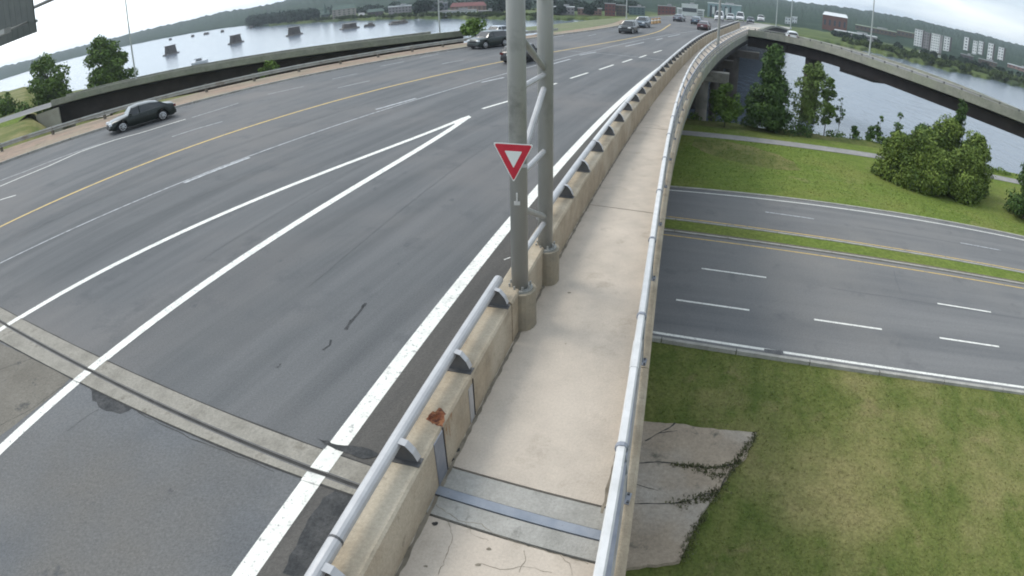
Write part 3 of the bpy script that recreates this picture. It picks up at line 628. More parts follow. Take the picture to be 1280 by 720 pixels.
# ------------------------------------------------------------------ gantry: two posts with lattice, crossbeam, sign
P1 = at(650, 357, .95)[:2]; P2 = at(681.5, 307, .95)[:2]
gan = empty('sign_gantry', (0, 0, 0), label='grey steel gantry on two tall lattice braced posts beside the sidewalk', cat='gantry')
for nm, p in (('first', P1), ('second', P2)):
    po = MB().tube([(p[0], p[1], .92), (p[0], p[1], 9.6)], .152, 28).build('post', POSTG, gan, smooth=True)
    m = MB().tube([(p[0], p[1], .90), (p[0], p[1], .94)], .235, 20); 
    for k in range(8): a = k * math.pi / 4 + .2; m.tube([(p[0] + .195 * math.cos(a), p[1] + .195 * math.sin(a), .93), (p[0] + .195 * math.cos(a), p[1] + .195 * math.sin(a), 1.02)], .02, 6)
    m.build('base_plate', POSTG, po)
    # rounded concrete pedestal bulging from the barrier
    V = []; prof = []
    d = TT
    for t in np.linspace(-math.pi / 2, math.pi / 2, 11):
        prof.append((.30 * math.sin(t) * 1.0, .30 * math.cos(t) ** .7 if math.cos(t) > 1e-6 else 0))
    prof = [(-.30, -.42)] + prof + [(.30, -.42)]; n = len(prof)
    for z in (.05, .90):
        k = 1.0 if z < .5 else .97
        for s_, o_ in prof: V.append((p[0] + TT[0] * s_ * k + NN[0] * o_ * k, p[1] + TT[1] * s_ * k + NN[1] * o_ * k, z))
    mesh('pedestal', V, [tuple(range(n, 2 * n)), tuple(reversed(range(n)))] + [(i, n + i, n + (i + 1) % n, (i + 1) % n) for i in range(n)], CONC_PED, gan)
def P12(s, z): q = P1 + (P2 - P1) * s; return (q[0], q[1], z)
for z in (1.5, 3.02, 4.52, 6.02, 7.5, 9.0): MB().tube([P12(.02, z), P12(.98, z)], .052, 10).build('horizontal_brace', GALV, gan)
for za, zb in ((2.45, 1.62), (3.20, 4.30), (5.45, 4.62), (6.2, 7.3)): MB().tube([P12(.03, za), P12(.97, zb)], .058, 10).build('diagonal_brace', GALV if za == 3.20 else POSTG, gan)
GD = -NN                                        # the beam spans the roadway to the left
for s in (0, 1):
    for z in (8.15, 9.3): q = P12(s, z); MB().tube([q, (q[0] + GD[0] * 34, q[1] + GD[1] * 34, z)], .07, 10).build('beam_chord', POSTG, gan)
m = MB()
for k in range(17):
    for s in (0, 1):
        q = P12(s, 0); a, b = 2 * k, 2 * k + 2; za, zb = (8.15, 9.3) if k % 2 else (9.3, 8.15)
        MB().tube([(q[0] + GD[0] * a, q[1] + GD[1] * a, za), (q[0] + GD[0] * b, q[1] + GD[1] * b, zb)], .035, 6).build('beam_brace', POSTG, gan)
g3 = P12(.5, 0); 
for s in (0, 1): q = P12(s, 0); MB().tube([(q[0] + GD[0] * 34, q[1] + GD[1] * 34, -1), (q[0] + GD[0] * 34, q[1] + GD[1] * 34, 9.6)], .152, 16).build('post', POSTG, gan)
# overhead sign seen at the frame's corner
sg = empty('overhead_sign', (0, 0, 0), label='dark overhead road sign hanging above the far lanes at the upper left corner', cat='sign')
dd = math.tan(0); 
cr_ = far(46, 40, 10.0); az = math.atan2(cr_[0], cr_[1]); 
# intersection of that bearing with the gantry line
A_ = np.array([[math.sin(az), -GD[0]], [math.cos(az), -GD[1]]]); r_, s_ = np.linalg.solve(A_, P1 + (-TT) * .25)
zb = CH + r_ * (cr_[2] - CH) / 10.0
q0 = P1 - TT * .25 + GD * s_; W_ = 6.0; rzs = math.atan2(GD[1], GD[0])
SIGNBACK = mat('sign_panel_dark', (.045, .055, .05), (.07, .08, .07), 2, .6)
for k in range(12):
    c = q0 + GD * (.25 + k * .5); MB().box((c[0], c[1], zb + 1.25), (.485, .05, 2.5), rzs).build('panel', SIGNBACK, sg)
for z in (.35, 1.25, 2.15): 
    c = q0 + GD * 3.0 + TT * .06; MB().box((c[0], c[1], zb + z), (6.0, .07, .09), rzs).build('stiffener', POSTG, sg)
for k in range(4):
    c = q0 + GD * (.6 + k * 1.6); 
    MB().tube([(c[0], c[1], zb + .42), (c[0] - TT[0] * .9, c[1] - TT[1] * .9, zb + .30)], .03, 8).box((c[0] - TT[0] * .95, c[1] - TT[1] * .95, zb + .30), (.9, .25, .16), rzs).build('sign_light', POSTG, sg)
# yield sign
ys = empty('yield_sign', (0, 0, 0), label='red and white triangular yield sign fixed to the front gantry post', cat='sign')
yc = (at(641.5, 200, 3.4)[:2]); fd = np.array([P1[0], P1[1]]); dirc = -fd / np.hypot(*fd); cxy = fd + dirc * .19; side = np.array([-dirc[1], dirc[0]]) * -1
side = np.array([1.0, -0.02]); side /= np.hypot(*side); fwd = np.array([side[1], -side[0]])
def rz_(px, py): d = ray(px, py); t = np.dot(cxy, [0, 1]) / d[1]; return CH + d[2] * t, d[0] * t
zt, xl = rz_(616, 178); zt2, xr = rz_(667, 181); zbt, xb = rz_(642, 228)
def tri(scale, o_, m, name, par, r=.035, rev=1):
    c = np.array([(xl + xr + xb) / 3, (zt + zt2 + zbt) / 3]); pts = [np.array(p_) for p_ in ((xl, zt), (xr, zt2), (xb, zbt))]; out = []
    for i, p_ in enumerate(pts):
        a, b = pts[i - 1], pts[(i + 1) % 3]; p_ = c + (p_ - c) * scale; a = c + (a - c) * scale; b = c + (b - c) * scale
        rr = r * scale
        u1, u2 = (a - p_) / np.hypot(*(a - p_)), (b - p_) / np.hypot(*(b - p_))
        for t in (0, .5, 1): q = p_ + u1 * rr * (1 - t) + u2 * rr * t; q = q + (p_ - q) * (.35 if t == .5 else 0); out.append(q)
    y = cxy[1] - o_; n = len(out); V = [(q[0], y, q[1]) for q in out] + [(q[0], y + .006, q[1]) for q in out]
    return mesh(name, V, [tuple(range(n)), tuple(reversed(range(n, 2 * n)))] + [(i, n + i, n + (i + 1) % n, (i + 1) % n) for i in range(n)], m, par)
tri(1.0, .0, SIGNWHITE, 'sign_plate', ys); tri(.93, .005, SIGNRED, 'red_border', ys); tri(.43, .010, SIGNWHITE, 'white_centre', ys, .03)
for z in (zt - .15, zt - .42): MB().box((P1[0], P1[1] - .155, z), (.30, .05, .05), 0).build('clamp', GALV, ys)
jb = at(643, 252, 2.6); c = P1 + dirc * .16; zj = CH - np.hypot(*c) * math.tan(-azel(643, 252)[1])
MB().box((c[0] - .03, c[1], zj - .03), (.10, .03, .06), 0).box((c[0] - .03, c[1], zj + .07), (.025, .03, .16), 0).build('post_fitting', RAILW, gan)

# ------------------------------------------------------------------ outer parapet with rails
par = empty('bridge_railing', (0, 0, 0), label='long low metal railing with white top tube on the sidewalk outer edge', cat='railing')
u = -10.2; U_END = 101.0
def pe(u, o_): return outR.p(u) + NN * o_
while u < U_END:
    v = u + 6.1; P = np.array([outR.p(t) for t in np.linspace(u + .01, v - .01, 7)])
    MB().sweep(P, [(-.30, -.03), (.02, -.12), (.02, .30), (-.02, .325), (-.28, .325), (-.30, .30)], zs=[zdeck(t) for t in np.linspace(u, v, 7)]).build('kerb_panel', CONC_WALL if u < 40 else CONC_RAMP, par); u = v
k0 = 5.2 - 3.04 * 5
k = 0
while k0 + 3.04 * k < U_END:
    t = k0 + 3.04 * k; p = pe(t, 0); r = railR.p(t); r = r + (pe(t, -.27) - r) * .0; ang = math.atan2(TT[1], TT[0]); zd = zdeck(t)
    rr = r - p; ro = float(rr @ NN)
    po = MB().box((p[0] + NN[0] * (-.14), p[1] + NN[1] * (-.14), .33 + zd), (.20, .20, .02), ang)
    po.tube([(*pe(t, -.14), .33 + zd), (*pe(t, -.16), .72 + zd), (*(r + NN * .02), 1.14 + zd)], .045, 8, r2=.035)
    pp = po.build('rail_post', RAILB, par)
    if t < 45:
        for sx in (-.07, .07):
            for sy in (-.07, .07): c = pe(t + sx, -.14 + sy); MB().box((c[0], c[1], .352 + zd), (.03, .03, .025), ang).build('bolt', DARKM, pp)
    tt = np.linspace(t + .015, t + 3.04 - .015, 5)
    MB().sweep([railR.p(s) for s in tt], [(-.058, 1.14), (.058, 1.14), (.058, 1.235), (.035, 1.26), (-.035, 1.26), (-.058, 1.235)], zs=[zdeck(s) for s in tt]).build('top_rail', RAILW, par)
    MB().tube([(*railR.p(s), 1.2 + zdeck(s)) for s in (t - .03, t + .03)], .082, 10).build('rail_collar', RAILB, par)
    for z_, m_, oo in ((.92, RAILB, -.19), (.72, RAILG, -.16), (.50, RAILG, -.15)): MB().sweep([outR.p(s) + NN * oo for s in tt], [(-.03, z_ - .07), (.03, z_ - .07), (.03, z_ + .07), (-.03, z_ + .07)], zs=[zdeck(s) for s in tt]).build('lower_rail', m_, par)
    k += 1
t = 7.1
MB().sweep([railR.p(s) for s in np.linspace(t - .32, t + .35, 4)], [(-.066, 1.135), (.066, 1.135), (.066, 1.24), (.04, 1.268), (-.04, 1.268), (-.066, 1.24)]).build('rail_sleeve', RAILW, par)

# ------------------------------------------------------------------ left guard rail
gr = empty('guard_rail', (0, 0, 0), label='rusty grey steel guard rail along the brown verge beyond the far lanes', cat='guard rail')
GRM = mat('guard_rail_steel', (.30, .31, .29), (.42, .42, .39), 1.5, .6, metal=.2, c4=(.20, .15, .10), s4=.6, r4=(.55, .7))
WOODP = mat('guard_post_timber', (.11, .10, .085), (.17, .15, .12), 3, .9)
u = 2.0
while u < 72:
    P = guardF.pts(u, u + 3.79, .76)
    MB().sweep(P, [(0, .42), (.05, .48), (.0, .56), (.05, .64), (.05, .68), (0, .76), (-.02, .76), (-.02, .42)]).build('rail_panel', GRM, gr)
    c = guardF.p(u); MB().box((c[0] - NN[0] * .12, c[1] - NN[1] * .12, .38), (.2, .18, .80), HD * -1).build('post', WOODP, gr); u += 3.81

# ------------------------------------------------------------------ ramps
def ramp(name, near, w_, label, parapet_h, rail=True, girder=2.0, band=1.0, gaps=(), far_h=.35, postgap=2.4):
    """near: (x,y,z of the parapet top) along the edge that faces the camera; the deck lies beyond it"""
    P = resample(np.array(near), 3.0); root = empty(name, (0, 0, 0), label=label, cat='bridge'); XY = P[:, :2]; zt = P[:, 2]; n = len(P)
    d = np.gradient(XY, axis=0); d /= np.hypot(*d.T)[:, None]; q = np.stack([d[:, 1], -d[:, 0]], 1)
    if (q[n // 2] @ XY[n // 2]) < 0: q = -q; sgn = -1
    else: sgn = 1
    MB().sweep(XY, [(0, 0), (sgn * .28, 0), (sgn * .28, -band - .1), (0, -band)], zs=zt).build('parapet', CONC_RAMP, root)
    MB().sweep(XY + q * w_, [(0, far_h - parapet_h), (sgn * .25, far_h - parapet_h), (sgn * .25, -band - .1), (0, -band - .1)], zs=zt).build('parapet', CONC_RAMP, root)
    ribbon(XY + q * .2, XY + q * (w_ + .02), zt - parapet_h, 'road_surface', LOWASPH, root)
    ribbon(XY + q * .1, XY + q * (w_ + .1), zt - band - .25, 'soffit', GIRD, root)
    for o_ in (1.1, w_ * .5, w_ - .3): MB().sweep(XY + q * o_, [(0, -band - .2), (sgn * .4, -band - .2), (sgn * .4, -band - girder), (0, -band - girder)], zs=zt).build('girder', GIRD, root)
    if rail:
        L_ = np.r_[0, np.cumsum(np.hypot(*np.diff(XY, axis=0).T))]; t = 1.0; TR = []
        while t < L_[-1]:
            c = [np.interp(t, L_, XY[:, 0]), np.interp(t, L_, XY[:, 1])]; z = np.interp(t, L_, zt); MB().box((c[0] + q[n//2][0] * .14, c[1] + q[n//2][1] * .14, z + .13), (.14, .14, .26), 0).build('rail_post', DARKM, root); t += postgap
        MB().tube([(*(a + b * .14), z + .28) for a, b, z in zip(XY, q, zt)], .05, 6).build('rail', GRM, root)
    return root, XY, q, zt
RP = []
for (a, b), z in zip([(936,37),(966,41.5),(1000,48),(1030,56),(1060,64.5),(1094,74),(1120,83.5),(1150,94),(1180,105),(1200,112.5),(1240,127),(1280,142)], (1.1, 1.0, .9, .8, .7, .55, .42, .28, .12, 0, -.25, -.5)):
    RP.append(at(a, b, z))
e_ = RP[-1] - RP[-2]; RP += [RP[-1] + e_ * k for k in (1, 2, 3, 4)]
# smooth the trace
RP = np.array(RP); tpar = np.r_[0, np.cumsum(np.hypot(*np.diff(RP[:, :2], axis=0).T))]
RP = np.stack([np.polyval(np.polyfit(tpar, RP[:, k], 4), np.linspace(0, tpar[-1], 40)) for k in range(3)], 1)
rr_, rXY, rq, rz = ramp('ramp_bridge', RP, 8.5, 'concrete ramp bridge with dark steel girders crossing the river on the right', .75, band=1.0, girder=1.75)
LP = []
for (a, b), z in zip([(60,128),(130,107),(200,92),(330,72),(410,58),(480,47),(540,42),(590,38)], (.3, .3, .3, .35, .4, .4, .4, .4)): LP.append(at(a, b, z))
LP = np.array(LP); tpar = np.r_[0, np.cumsum(np.hypot(*np.diff(LP[:, :2], axis=0).T))]
LP = np.stack([np.polyval(np.polyfit(tpar, LP[:, k], 3), np.linspace(0, tpar[-1], 40)) for k in range(3)], 1)
lr_, lXY, lq, lz = ramp('ramp_bridge', LP, 8.0, 'low concrete ramp bridge with a dark underside behind the left guard rail', .7, rail=False, band=.75, girder=2.6)
# ramp road continuing on the embankment and abutment
e_ = LP[0] - LP[3]; e_ = e_ / np.hypot(*e_[:2]); q0_ = lq[0] if True else None
A_ = [LP[0][:2] + e_[:2] * k for k in (0, 20, 45, 80)]; B_ = [p + q0_ * 8 for p in A_]
ribbon(A_, B_, [-.45, -.7, -1.0, -1.2], 'ramp_road', LOWASPH, kind='structure')
ribbon([p - q0_ * .8 for p in A_], A_, [-.42, -.67, -.97, -1.17], 'road_shoulder', CONC_RAMP, kind='structure')
Ae = [LP[0][:2] + e_[:2] * k for k in (3.5, 20, 45, 80)]
mesh('embankment_slope', [(*(p - q0_ * .82), z) for p, z in zip(Ae, (-.5, -.7, -1.0, -1.2))] + [(*(p - q0_ * 6 + (e_[:2] * 3 if k == 0 else 0)), -1.9) for k, p in enumerate(Ae)] + [(*(p - q0_ * .60), z) for p, z in zip(Ae, (-.49, -.69, -.99, -1.19))],
     [(i, i + 1, i + 5, i + 4) for i in range(3)] + [(8 + i, 9 + i, i + 1, i) for i in range(3)], GRASS2, kind='structure')
ab = empty('bridge_abutment', (0, 0, 0), label='pale concrete abutment with sloping wing wall under the left ramp end', cat='abutment')
c0 = LP[0][:2]; MB().box((c0[0] + q0_[0] * 4, c0[1] + q0_[1] * 4, -4.2), (1.0, 8.4, 6.6), math.atan2(e_[1], e_[0])).build('end_wall', CONC_RAMP, ab)
W0 = at(44,131,-.75); W1 = at(67,128,-.75); d_ = (W1 - W0)[:2]; l_ = np.hypot(*d_); d_ /= l_; nn_ = np.array([d_[1], -d_[0]])
c1_ = c0 - e_[:2] * 1.0; c2_ = c0 + e_[:2] * 2.4
V = [(*c1_, -.75), (*c2_, -.9), (*c2_, -1.5), (*c1_, -6.9)]; V += [(x - q0_[0] * .35, y - q0_[1] * .35, z) for x, y, z in V]
mesh('wing_wall', V, [(0, 1, 2, 3), (7, 6, 5, 4), (0, 4, 5, 1), (1, 5, 6, 2), (2, 6, 7, 3), (3, 7, 4, 0)], mat('pale_abutment', (.42, .40, .34), (.32, .30, .25), .5, .9), ab)
# ramp piers
def near_idx(XY, az): return int(np.argmin([abs(math.atan2(p[0], p[1]) - az) for p in XY]))
def on_ramp(XY, q, zt, off_, az):
    P = XY + q * off_; k = near_idx(P, az); return P[k], zt[k] - .7
def pier(name, u_or_xy, top, cols, label, cap=None, m=CONC_PIER, r=.55, base=WZ - 2, ang=0, group=None):
    root = empty(name, (0, 0, 0), label=label, cat='bridge pier', group=group)
    for c in cols: MB().tube([(c[0], c[1], base), (c[0], c[1], top - .9)], r, 16).build('column', m, root, smooth=True)
    if cap: 
        c = np.mean(cols, axis=0); MB().box((c[0], c[1], top - .5), (cap[0], cap[1], 1.0), ang).build('cap', m, root)
    return root
angN = math.atan2(NN[1], NN[0])
def mc(u, v): return xy(u, v)
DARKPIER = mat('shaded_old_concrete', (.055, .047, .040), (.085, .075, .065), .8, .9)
RUSTC = mat('reddish_pier_concrete', (.16, .085, .06), (.22, .13, .10), .8, .9)
pier('bridge_pier', 0, -1.9, [mc(63.2, -3.9), mc(63.2, -9), mc(63.2, -14), mc(63.2, -20)], 'pale round concrete columns under the sidewalk side of the main bridge', (21, 1.5), ang=angN, r=.62)
pier('bridge_pier', 0, -1.9, [mc(60.5, -5.6), mc(60.5, -11), mc(60.5, -17)], 'reddish brown columns just left of the pale round columns', (15, 1.2), m=RUSTC, ang=angN, r=.5)
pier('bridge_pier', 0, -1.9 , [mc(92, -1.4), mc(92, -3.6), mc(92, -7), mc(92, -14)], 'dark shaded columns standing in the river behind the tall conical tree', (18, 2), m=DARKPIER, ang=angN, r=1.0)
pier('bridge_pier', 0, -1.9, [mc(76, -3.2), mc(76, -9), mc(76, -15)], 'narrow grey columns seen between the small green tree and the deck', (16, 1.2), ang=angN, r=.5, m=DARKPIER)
i_ = int(np.argmin([abs(math.degrees(math.atan2(p[0], p[1])) - 32.6) for p in rXY])); c = rXY[i_] + rq[i_] * 3.5; td_ = np.array([rq[i_][1], -rq[i_][0]])
pc = empty('bridge_pier', (0, 0, 0), label='dark hammerhead pier cap under the right ramp behind the airy light green tree', cat='bridge pier')
for k_ in (1, 0):
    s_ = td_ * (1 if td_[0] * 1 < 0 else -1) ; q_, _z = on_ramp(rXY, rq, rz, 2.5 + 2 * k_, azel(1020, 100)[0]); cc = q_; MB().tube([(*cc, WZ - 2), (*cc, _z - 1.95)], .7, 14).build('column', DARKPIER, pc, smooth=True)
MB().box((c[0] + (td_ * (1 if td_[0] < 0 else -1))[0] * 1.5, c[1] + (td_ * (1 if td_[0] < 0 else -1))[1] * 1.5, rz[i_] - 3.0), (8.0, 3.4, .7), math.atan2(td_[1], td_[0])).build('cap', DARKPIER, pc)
i2 = min(len(rXY) - 2, int(np.argmin([abs(math.degrees(math.atan2(p[0], p[1])) - 47) for p in rXY])))

# ------------------------------------------------------------------ old stone river piers
STONE = mat('old_pier_stone', (.085, .075, .068), (.15, .135, .12), .6, .95, c4=(.05, .045, .04), s4=.4, r4=(.5, .65)); STONEL = mat('pier_cap_stone', (.16, .15, .14), (.22, .2, .19), .5, .95)
lab = {0: 'old stone river pier nearest the dark trees on the left', 1: 'second old stone river pier from the left', 2: 'third old stone river pier, near the wooded headland', 3: 'fourth old stone pier near the pale stone building', 4: 'low old pier stump close to the town shore'}
for k, (a, b, wd, hh) in enumerate([(214,68,3.6,5.2), (295,54,3.8,4.6), (368,44,4.0,4.4), (437,36,5.5,2.8), (497,30,4.5,1.6)]):
    p = at(a, b, WZ); root = empty('stone_pier', (*p[:2], 0), rz=R(-25), label=lab[k], cat='pier', group='old stone piers standing in the river'); h = hh
    pr = [(-wd / 2, -3), (-wd / 2, 3), (0, 4.6), (wd / 2, 3), (wd / 2, -3), (0, -4.6)]
    def block(name, sc, z0, z1, m, sc2=None):
        V = [(x * sc, y * sc, z0) for x, y in pr] + [(x * (sc2 or sc), y * (sc2 or sc), z1) for x, y in pr]
        return mesh(name, V, [tuple(reversed(range(6))), tuple(range(6, 12))] + [(i, (i + 1) % 6, 6 + (i + 1) % 6, 6 + i) for i in range(6)], m, root)
    block('footing', 1.35, WZ - 1, WZ + .7, STONEL); nco = max(1, int(h / .75))
    for j in range(nco):
        z0 = WZ + .7 + j * (h - .7) / nco; block('stone_course', 1.0 - .03 * j + random.uniform(-.012, .012), z0, z0 + (h - .7) / nco - .06, STONE)
    if k != 4: block('cap', 1.0, WZ + h - .05, WZ + h + .25, STONEL)
for k, (a, b, lb) in enumerate([(241,46,'leftmost tiny dark pier stump before the distant wooded shore'), (258,43,'broad tiny pier stump before the distant wooded shore'), (278,40,'small dark pier stump above the second stone pier'), (314,35,'single dark post in the river left of the wooded headland'), (213,50,'tiny dark stump in the river above the leftmost stone pier')]):
    p = at(a, b, WZ); m = MB(); m.box((0, 0, WZ + .9), (3.2 if k != 1 else 6, 3, 2.4), 0, taper=.7); 
    m.build('pier_stump', STONE, None, label=lb, cat='pier', group='small pier stumps far out in the river').location = (p[0], p[1], 0)

# ------------------------------------------------------------------ boat
BOATW = mat('boat_white', (.75, .76, .76), None, rough=.35)
p = at(250, 79.5, WZ); bt = empty('motor_boat', (p[0], p[1], WZ), rz=R(20), label='small white motor boat with dark canopy on the river beyond the left ramp', cat='boat')
V = []; ns = 9
for i in range(ns):
    t = i / (ns - 1); x = -3.4 + 6.8 * t; hw_ = 1.15 * (1 - max(0, (t - .55) / .45) ** 2.2) ; sh = .85 + .35 * t ** 2
    V += [(x, -hw_, sh), (x, -hw_ * .8, .1), (x, 0, -.25), (x, hw_ * .8, .1), (x, hw_, sh)]
Fc = [(i * 5 + k, (i + 1) * 5 + k, (i + 1) * 5 + k + 1, i * 5 + k + 1) for i in range(ns - 1) for k in range(4)] + [(0, 1, 2, 3, 4)] + [(i * 5, i * 5 + 4, i * 5 + 9, i * 5 + 5) for i in range(ns - 1)]
mesh('hull', V, Fc, BOATW, bt, smooth=False)
MB().box((-.3, 0, 1.45), (2.6, 1.7, 1.0), 0, taper=.8).build('cabin', BOATW, bt); MB().box((-.3, 0, 1.5), (2.45, 1.74, .42), 0, taper=.9).build('window', GLASS, bt); MB().box((-.5, 0, 2.05), (3.2, 1.7, .10), 0).build('canopy', mat('navy_canvas', (.04, .05, .08), None, rough=.9), bt)

# ------------------------------------------------------------------ vehicles
def car(px_, py_, head, label, colour, style='sedan', z=0.0, detail=2, group=None, metal=.35, off_=(0, 0), name=None, cat='car'):
    """px_,py_: where the middle of the car meets the road; head: heading in degrees from +Y towards +X"""
    g_ = at(px_, py_, z); h = R(head); D = np.array([math.sin(h), math.cos(h)]); Rr = np.array([D[1], -D[0]])
    g2 = g_[:2] + D * off_[0] + Rr * off_[1]
    root = empty(name or {'sedan': 'sedan_car', 'suv': 'suv_car', 'van': 'van', 'hatch': 'hatchback_car'}[style], (g2[0], g2[1], z + .008), rz=math.pi / 2 - h, label=label, cat=cat, group=group)
    Lc, Wc, Hc = {'sedan': (4.75, 1.82, 1.45), 'suv': (4.7, 1.86, 1.70), 'van': (5.2, 2.0, 2.2), 'hatch': (4.3, 1.78, 1.5)}[style]
    wb = Lc * .60; xf, xr = wb / 2 + .05, -wb / 2 + .05; wr = .335 if style != 'suv' else .37; fx, rx = Lc / 2, -Lc / 2
    P_ = paint('paint_' + str(random.randint(0, 99999)), colour, metal)
    # side profile: hood / belt line heights
    bl = {'sedan': [(rx, .62), (rx + .08, .95), (rx + .55, 1.03), (rx + 1.2, 1.0), (0, .94), (fx - 1.35, .93), (fx - .9, .88), (fx - .35, .78), (fx - .08, .66), (fx, .48)],
          'hatch': [(rx, .60), (rx + .08, .92), (rx + .4, 1.0), (0, .96), (fx - 1.25, .95), (fx - .8, .90), (fx - .3, .80), (fx - .06, .66), (fx, .48)],
          'suv': [(rx, .70), (rx + .06, 1.0), (rx + .4, 1.10), (0, 1.07), (fx - 1.35, 1.08), (fx - .8, 1.04), (fx - .25, .96), (fx - .04, .80), (fx, .52)],
          'van': [(rx, .70), (rx + .05, 1.1), (rx + .3, 1.2), (0, 1.18), (fx - 1.1, 1.16), (fx - .6, 1.08), (fx - .15, .96), (fx - .03, .80), (fx, .5)]}[style]
    bx, bz = zip(*bl); ns = 44 if detail > 1 else 26; X = np.linspace(rx, fx, ns); V = []
    nr = 8
    for x in X:
        top = np.interp(x, bx, bz); e = min(1, (abs(x) - Lc / 2 + .55) / .55) if abs(x) > Lc / 2 - .55 else 0; hw_ = Wc / 2 * (1 - .16 * e ** 2.2)
        low_ = .21 if abs(x) < Lc / 2 - .15 else .28
        for cx_ in (xf, xr):
            dx = abs(x - cx_); rad = wr + .07
            if dx < rad: low_ = max(low_, wr + math.sqrt(rad * rad - dx * dx))
        low_ = min(low_, top - .06); 
        for side_ in (-1, 1):
            ring = [(hw_ * .93, low_), (hw_, low_ + (top - low_) * .22), (hw_ * 1.0, low_ + (top - low_) * .55), (hw_ * .965, low_ + (top - low_) * .84), (hw_ * .90, top - .01), (hw_ * .72, top + .028), (hw_ * .38, top + .05), (0, top + .055)]
            for y, z_ in ring: V.append((x, side_ * y, z_))
    Fc = []
    for i in range(ns - 1):
        for s_ in (0, 1):
            for k in range(nr - 1):
                a = (i * 2 + s_) * nr + k; b = ((i + 1) * 2 + s_) * nr + k; f = (a, b, b + 1, a + 1); Fc.append(f if s_ == 1 else f[::-1])
    for i, rv_ in ((0, 0), (ns - 1, 1)):
        a, b = i * 2 * nr, (i * 2 + 1) * nr; f = tuple(a + k for k in range(nr)) + tuple(b + k for k in reversed(range(nr))); Fc.append(f if rv_ else f[::-1])
    mesh('body', V, Fc, P_, root, smooth=True)
    MB().box((0, 0, .36), (Lc * .9, Wc * .8, .30), 0).build('underbody', BLACKP, root)
    # cabin
    if style == 'sedan': cab = [(rx + .55, 1.02, 0), (rx + 1.15, 1.33, 1), (rx + 1.7, Hc - .02, 1), (.15, Hc, 1), (.65, Hc - .06, 1), (fx - 1.38, .95, 0)]
    elif style == 'hatch': cab = [(rx + .12, .98, 0), (rx + .45, 1.36, 1), (rx + .95, Hc - .02, 1), (.05, Hc, 1), (.55, Hc - .06, 1), (fx - 1.25, .97, 0)]
    elif style == 'suv': cab = [(rx + .12, 1.08, 0), (rx + .42, 1.56, 1), (rx + .8, Hc - .03, 1), (.1, Hc, 1), (.6, Hc - .06, 1), (fx - 1.33, 1.10, 0)]
    else: cab = [(rx + .05, 1.15, 0), (rx + .18, 2.0, 1), (rx + .5, Hc, 1), (.6, Hc, 1), (1.0, Hc - .08, 1), (fx - .95, 1.18, 0)]
    V = []; 
    base = np.interp([c[0] for c in cab], bx, bz)
    for (x, zt_, _), b_ in zip(cab, base):
        t_ = (zt_ - b_) / (Hc - b_ + 1e-6); hb = Wc / 2 * .90; ht = Wc / 2 * (.90 - .20 * max(0, t_))
        V += [(x, -hb, b_ - .02), (x, -ht, zt_ - .05 * t_), (x, -ht * .7, zt_ + .02 * t_), (x, ht * .7, zt_ + .02 * t_), (x, ht, zt_ - .05 * t_), (x, hb, b_ - .02)]
    n = len(cab); glass = []; roof = []
    for i in range(n - 1):
        for k in range(5):
            f = (i * 6 + k, i * 6 + k + 1, (i + 1) * 6 + k + 1, (i + 1) * 6 + k)
            (glass if (k in (0, 4) or i == 0 or i == n - 2) else roof).append(f)
    if style == 'van': 
        keepg = [f for f in glass if min(f) >= 6 * (n - 3)]; roof += [f for f in glass if f not in keepg]; glass = keepg
    mesh('windows', V, [f[::-1] for f in glass], GLASS, root, smooth=False); mesh('roof', V, [f[::-1] for f in roof], P_, root, smooth=True)
    # pillars
    for s_ in (1, -1):
        for i_, w_ in ((1, .035), (3, .035), (n - 2, .03)):
            a = V[i_ * 6 + (0 if s_ < 0 else 5)]; b = V[i_ * 6 + (1 if s_ < 0 else 4)]
            if i_ == n - 2: a = V[(n - 1) * 6 + (0 if s_ < 0 else 5)]
            if i_ == 1: a = V[0 + (0 if s_ < 0 else 5)]
            MB().tube([(a[0], a[1] * 1.005, a[2]), (b[0], b[1] * 1.01, b[2] + .01)], w_, 6).build('pillar', P_, root)
    # wheels
    for cx_ in (xf, xr):
        for s_ in (-1, 1):
            yo = s_ * (Wc / 2 - .115)
            ty = MB().tube([(cx_, yo - .11, wr), (cx_, yo + .11, wr)], wr, 20).build('wheel', TYRE, root)
            m = MB(); ye = yo + s_ * .112; rr_i = wr * .66
            m.tube([(cx_, ye - s_ * .02, wr), (cx_, ye + s_ * .006, wr)], rr_i * .30, 10)
            for k in range(7 if detail > 1 else 5):
                a = k * 2 * math.pi / (7 if detail > 1 else 5); m.tube([(cx_, ye, wr), (cx_ + rr_i * math.cos(a), ye, wr + rr_i * math.sin(a))], .035, 5)
            ring = [(cx_ + rr_i * math.cos(a), ye - s_ * .01, wr + rr_i * math.sin(a)) for a in np.linspace(0, 2 * math.pi, 17)]; m.tube(ring, .028, 5, cap=False)
            m.build('rim', RIM, ty)
    zh = .70 if style in ('sedan', 'hatch') else .88
    for s_ in (-1, 1):
        MB().box((fx - .13, s_ * Wc * .345, zh - .03), (.22, .40, .14), s_ * -.25, taper=.8).build('headlight', LAMPG, root)
        MB().box((rx + .07, s_ * Wc * .37, zh + .12), (.14, .30, .16), s_ * .2).build('tail_light', TAILR, root)
        MB().box((fx - 1.55, s_ * (Wc / 2 + .06), np.interp(fx - 1.55, bx, bz) + .07), (.12, .20, .13), 0).build('mirror', P_, root)
    MB().box((fx - .02, 0, zh - .16), (.08, Wc * .5, .14), 0).build('grille', BLACKP, root); MB().box((fx - .03, 0, .36), (.12, Wc * .78, .16), 0).build('lower_bumper', BLACKP, root); MB().box((rx + .03, 0, .40), (.12, Wc * .80, .22), 0).build('rear_bumper', BLACKP, root)
    MB().box((rx - .012, 0, zh + .02), (.02, .34, .13), 0).build('number_plate', SIGNWHITE, root)
